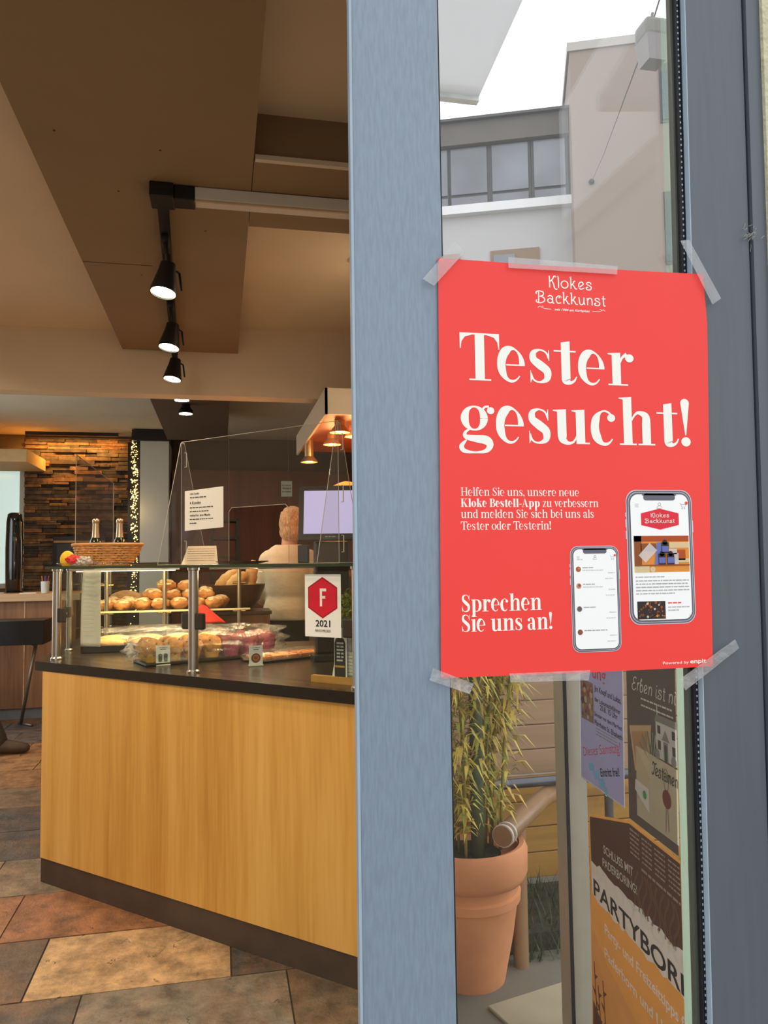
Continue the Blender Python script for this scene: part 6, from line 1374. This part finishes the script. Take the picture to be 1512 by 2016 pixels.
# ------------------------------------------------------------------ people
def remesh_obj(name, mb, mat, parent, vox, smooth=3):
    o = mb.build(name, mat, parent, True); me = o.data
    m = o.modifiers.new('r', 'REMESH'); m.mode = 'VOXEL'; m.voxel_size = vox; m.use_smooth_shade = True
    s_ = o.modifiers.new('s', 'SMOOTH'); s_.factor = .5; s_.iterations = smooth
    dg = bpy.context.evaluated_depsgraph_get(); new = bpy.data.meshes.new_from_object(o.evaluated_get(dg)); o.modifiers.clear(); o.data = new
    if not new.materials: new.materials.append(mat)
    for p in new.polygons: p.use_smooth = True
    bpy.data.meshes.remove(me); new.name = name; return o
class Body:
    """Local person frame: x to the person's right, y forward, z up, turned by 'face' and moved to 'base'."""
    def __init__(s, base, face): s.M = Matrix.Translation(base) @ Matrix.Rotation(face, 4, 'Z')
    def p(s, x, y, z): return s.M @ Vector((x, y, z))
    def limb(s, mb, pts, rs, seg=14, n=6):
        P = spline([s.p(*q) for q in pts], n); R_ = [max(.004, v.x) for v in spline([(r, 0, 0) for r in rs], n)]; mb.tube(P, R_, seg)
        mb.blob(P[0], R_[0], R_[0], R_[0], sub=2); mb.blob(P[-1], R_[-1], R_[-1], R_[-1], sub=2)
    def loft(s, mb, rings, seg=28):
        R_ = [Vector(r) for r in []]; vs_ = []; n = len(rings)
        for (x, y, z, rx, ry) in rings:
            for k in range(seg): a = 2 * PI * k / seg; vs_.append(s.p(x + rx * math.cos(a), y + ry * math.sin(a), z))
        fs = [[i * seg + k, i * seg + (k + 1) % seg, (i + 1) * seg + (k + 1) % seg, (i + 1) * seg + k] for i in range(n - 1) for k in range(seg)] + [list(range(seg))[::-1], list(range((n - 1) * seg, n * seg))]
        mb.add(vs_, fs)
    def hand(s, mb, w, d, up_):
        """palm and five separate, slightly curled fingers; w wrist, d pointing direction, up_ back of hand (all local)"""
        w, d, b = Vector(w), Vector(d).normalized(), Vector(up_); b = (b - d * b.dot(d)).normalized(); sd_ = d.cross(b)
        s.limb(mb, [w, w + d * .05, w + d * .085], [.026, .032, .030], 12, 3)
        for k, (o_, L) in enumerate(((-.030, .072), (-.010, .080), (.010, .076), (.028, .060))):
            r0_ = w + d * .08 + sd_ * o_; s.limb(mb, [r0_, r0_ + d * L * .5 - b * .008, r0_ + d * L * .85 - b * .030], [.0095, .0088, .0075], 8, 3)
        t0 = w + d * .03 - sd_ * .025; s.limb(mb, [t0, t0 + d * .03 - sd_ * .022 - b * .01, t0 + d * .058 - sd_ * .026 - b * .022], [.012, .0105, .009], 8, 3)
M_skin = pmat('skin', S(206, 156, 128), .55, var=.06, scale=30)
def person(base, face, label, pose, cols, hair_long, height=1.0):
    B_ = Body(Vector(base), face); root = thing('person', label, 'person', base)
    H_ = pose
    bd_ = MB()
    # legs, trunk, neck, head, arms and hands grown together as one surface
    B_.loft(bd_, [(0, 0, .86, .155, .105), (0, 0, .98, .165, .115), (0, .005, 1.10, .15, .105), (0, .0, 1.28, .17, .115), (0, -.01, 1.40, .165, .10), (0, -.015, 1.465, .09, .07)])
    B_.limb(bd_, [(0, -.015, 1.42), (0, 0, 1.50), (0, .015, 1.56)], [.062, .056, .056])
    hx, hy = H_.get('head', (0, .02)); hz = 1.625
    bd_.blob(B_.p(hx, hy, hz), .076, .094, .112, 0, 0, 1, 4, face); bd_.blob(B_.p(hx, hy + .045, hz - .055), .052, .055, .055, 0, 0, 1, 3, face)
    bd_.blob(B_.p(hx, hy + .102, hz - .012), .013, .020, .024, 0, 0, 1, 2, face)
    for sx in (1, -1): bd_.blob(B_.p(hx + .078 * sx, hy - .005, hz - .008), .012, .022, .034, 0, 0, 1, 2, face)
    bd_.blob(B_.p(hx, hy + .097, hz - .062), .024, .010, .007, 0, 0, 1, 2, face)
    for k, sx in (('R', 1), ('L', -1)):
        hip, knee, ank = H_['leg' + k]; B_.limb(bd_, [hip, tuple((Vector(hip) + Vector(knee)) / 2), knee, tuple(Vector(knee).lerp(Vector(ank), .4)), ank], [.088, .078, .058, .056, .036])
        fx = Vector(ank); B_.limb(bd_, [(fx.x, fx.y - .03, fx.z - .03), (fx.x, fx.y + .07, .045), (fx.x, fx.y + .15, .035)], [.038, .036, .024])
        sh, el, wr = H_['arm' + k]; B_.limb(bd_, [sh, tuple((Vector(sh) + Vector(el)) / 2), el, tuple(Vector(el).lerp(Vector(wr), .35)), wr], [.055, .047, .040, .040, .026])
        d = (Vector(wr) - Vector(el)).normalized(); B_.hand(bd_, wr, d, H_.get('back' + k, (sx, 0, .3)))
    remesh_obj('body', bd_, M_skin, root, .0075, 2)
    sh_ = MB(); z0 = H_.get('hem', 1.0)
    B_.loft(sh_, [(0, .01, z0, .190, .150), (0, .008, z0 + .08, .190, .150), (0, .01, 1.145, .164, .126), (0, .01, 1.18, .172, .136), (0, 0, 1.28, .180, .138), (0, -.005, 1.37, .186, .128), (0, -.012, 1.435, .172, .112), (0, -.012, 1.480, .130, .092), (0, -.012, 1.505, .085, .076), (0, -.008, 1.495, .068, .066)])
    for k, sx in (('R', 1), ('L', -1)):
        sh, el, wr = [Vector(q) for q in H_['arm' + k]]; e_ = sh.lerp(el, H_.get('sleeve', .85)) if H_.get('sleeve', .85) <= 1 else el
        if H_.get('sleeve', .85) > 1: B_.limb(sh_, [tuple(sh - Vector((sx * .03, 0, 0))), tuple(sh), tuple((sh + el) / 2), tuple(el), tuple(el.lerp(wr, .5)), tuple(el.lerp(wr, .93))], [.080, .076, .066, .060, .054, .044])
        else: B_.limb(sh_, [tuple(sh - Vector((sx * .05, 0, .01))), tuple(sh), tuple(sh.lerp(e_, .6)), tuple(e_)], [.062, .064, .064, .066])
    remesh_obj('shirt', sh_, cols[0], root, .011, 3)
    tr_ = MB(); B_.loft(tr_, [(0, 0, .83, .172, .125), (0, 0, .95, .180, .130), (0, .005, 1.03, .168, .124), (0, .005, 1.045, .165, .120)])
    for k in 'RL':
        hip, knee, ank = [Vector(q) for q in H_['leg' + k]]; B_.limb(tr_, [tuple(hip), tuple(hip.lerp(knee, .5)), tuple(knee), tuple(knee.lerp(ank, .5)), tuple(knee.lerp(ank, .97))], [.108, .096, .080, .074, .070])
    remesh_obj('trousers', tr_, cols[1], root, .012, 3)
    for k in 'RL':
        ank = Vector(H_['leg' + k][2]); s2 = MB(); B_.limb(s2, [(ank.x, ank.y - .035, .052), (ank.x, ank.y + .03, .058), (ank.x, ank.y + .11, .048), (ank.x, ank.y + .185, .040)], [.050, .052, .046, .036]); B_.limb(s2, [(ank.x, ank.y - .01, .05), (ank.x, ank.y, .13)], [.05, .052])
        s2.v = [(x, y, max(z, base[2] + .002)) for x, y, z in s2.v]; remesh_obj('shoe', s2, cols[2], root, .008, 2)
    hr_ = MB(); rh = random.Random(5)
    hr_.blob(B_.p(hx, hy - .018, hz + .032), .090, .100, .104, 0, .10, 10, 4, face, 3)
    hr_.blob(B_.p(hx, hy - .054, hz - .035), .078, .062, .078, 0, .12, 12, 3, face, 4)
    if hair_long:
        for i in range(46):
            a = rh.uniform(0, 6.28); e_ = rh.uniform(.2, 1.5); q = Vector((hx + .080 * math.cos(a) * math.cos(e_), hy - .02 + .09 * math.sin(a) * math.cos(e_), hz + .03 + .092 * math.sin(e_)))
            hr_.tube([B_.p(*q), B_.p(q.x * 1.12 - hx * .12, q.y + .01, q.z + .018), B_.p(q.x * 1.2 - hx * .2, q.y + .03, q.z + .020)], [.014, .010, .003], 6)
    o = remesh_obj('hair', hr_, cols[3], root, .007, 1)
    ey = MB(); lip = MB()
    for sx in (1, -1): ey.blob(B_.p(hx + .030 * sx, hy + .083, hz + .012), .010, .008, .006, sub=2)
    ey.build('eyes', M_ink, root, True); lip.blob(B_.p(hx, hy + .1045, hz - .062), .022, .004, .005, 0, 0, 1, 2, face); lip.build('mouth', pmat('lips', S(170, 96, 88), .5), root, True)
    return root
# counter assistant, seen from behind, looking down to the right
person((.465, 5.36, 0), math.radians(-22), 'person in a cream T-shirt with short blond hair, seen from behind at the back counter',
       dict(head=(.015, .035), hem=.985, sleeve=.80, legR=((.09, 0, .90), (.10, .03, .50), (.10, 0, .09)), legL=((-.09, 0, .90), (-.10, .03, .50), (-.10, 0, .09)),
            armR=((.150, -.01, 1.400), (.205, .03, 1.13), (.17, .26, 1.05)), armL=((-.150, -.01, 1.400), (-.205, .02, 1.13), (-.17, .25, 1.07))),
       (pmat('cream_cotton', S(222, 200, 168), .85, var=.05, scale=12, bump=.9, bscale=13), pmat('black_trousers', S(34, 28, 28), .85, var=.15), M_black, pmat('blond_hair', S(210, 166, 122), .55, var=.4, scale=50, stretch=(3, 3, .6), bump=.5)), True)
# customer at the left edge, only shoe, trouser leg and sleeve are in the photograph
person((-1.84, 6.30, 0), math.radians(-90), 'person in dark clothes by the bar, brown shoe and trouser leg at left edge',
       dict(head=(0, .02), hem=.93, sleeve=1.5, legR=((.09, 0, .90), (.09, .06, .50), (.09, .24, .09)), legL=((-.09, 0, .90), (-.09, -.08, .49), (-.09, -.30, .10)),
            armR=((.165, -.02, 1.39), (.21, -.08, 1.12), (.18, .10, 1.02)), armL=((-.165, -.02, 1.39), (-.21, -.08, 1.12), (-.19, .04, .88))),
       (pmat('black_jacket', S(30, 28, 28), .8, var=.15), pmat('dark_brown_trousers', S(58, 48, 38), .85, var=.2, scale=25, bump=.3), pmat('brown_leather', S(72, 54, 38), .55, var=.2), pmat('dark_hair', S(50, 36, 26), .6, var=.2, scale=50)), False)
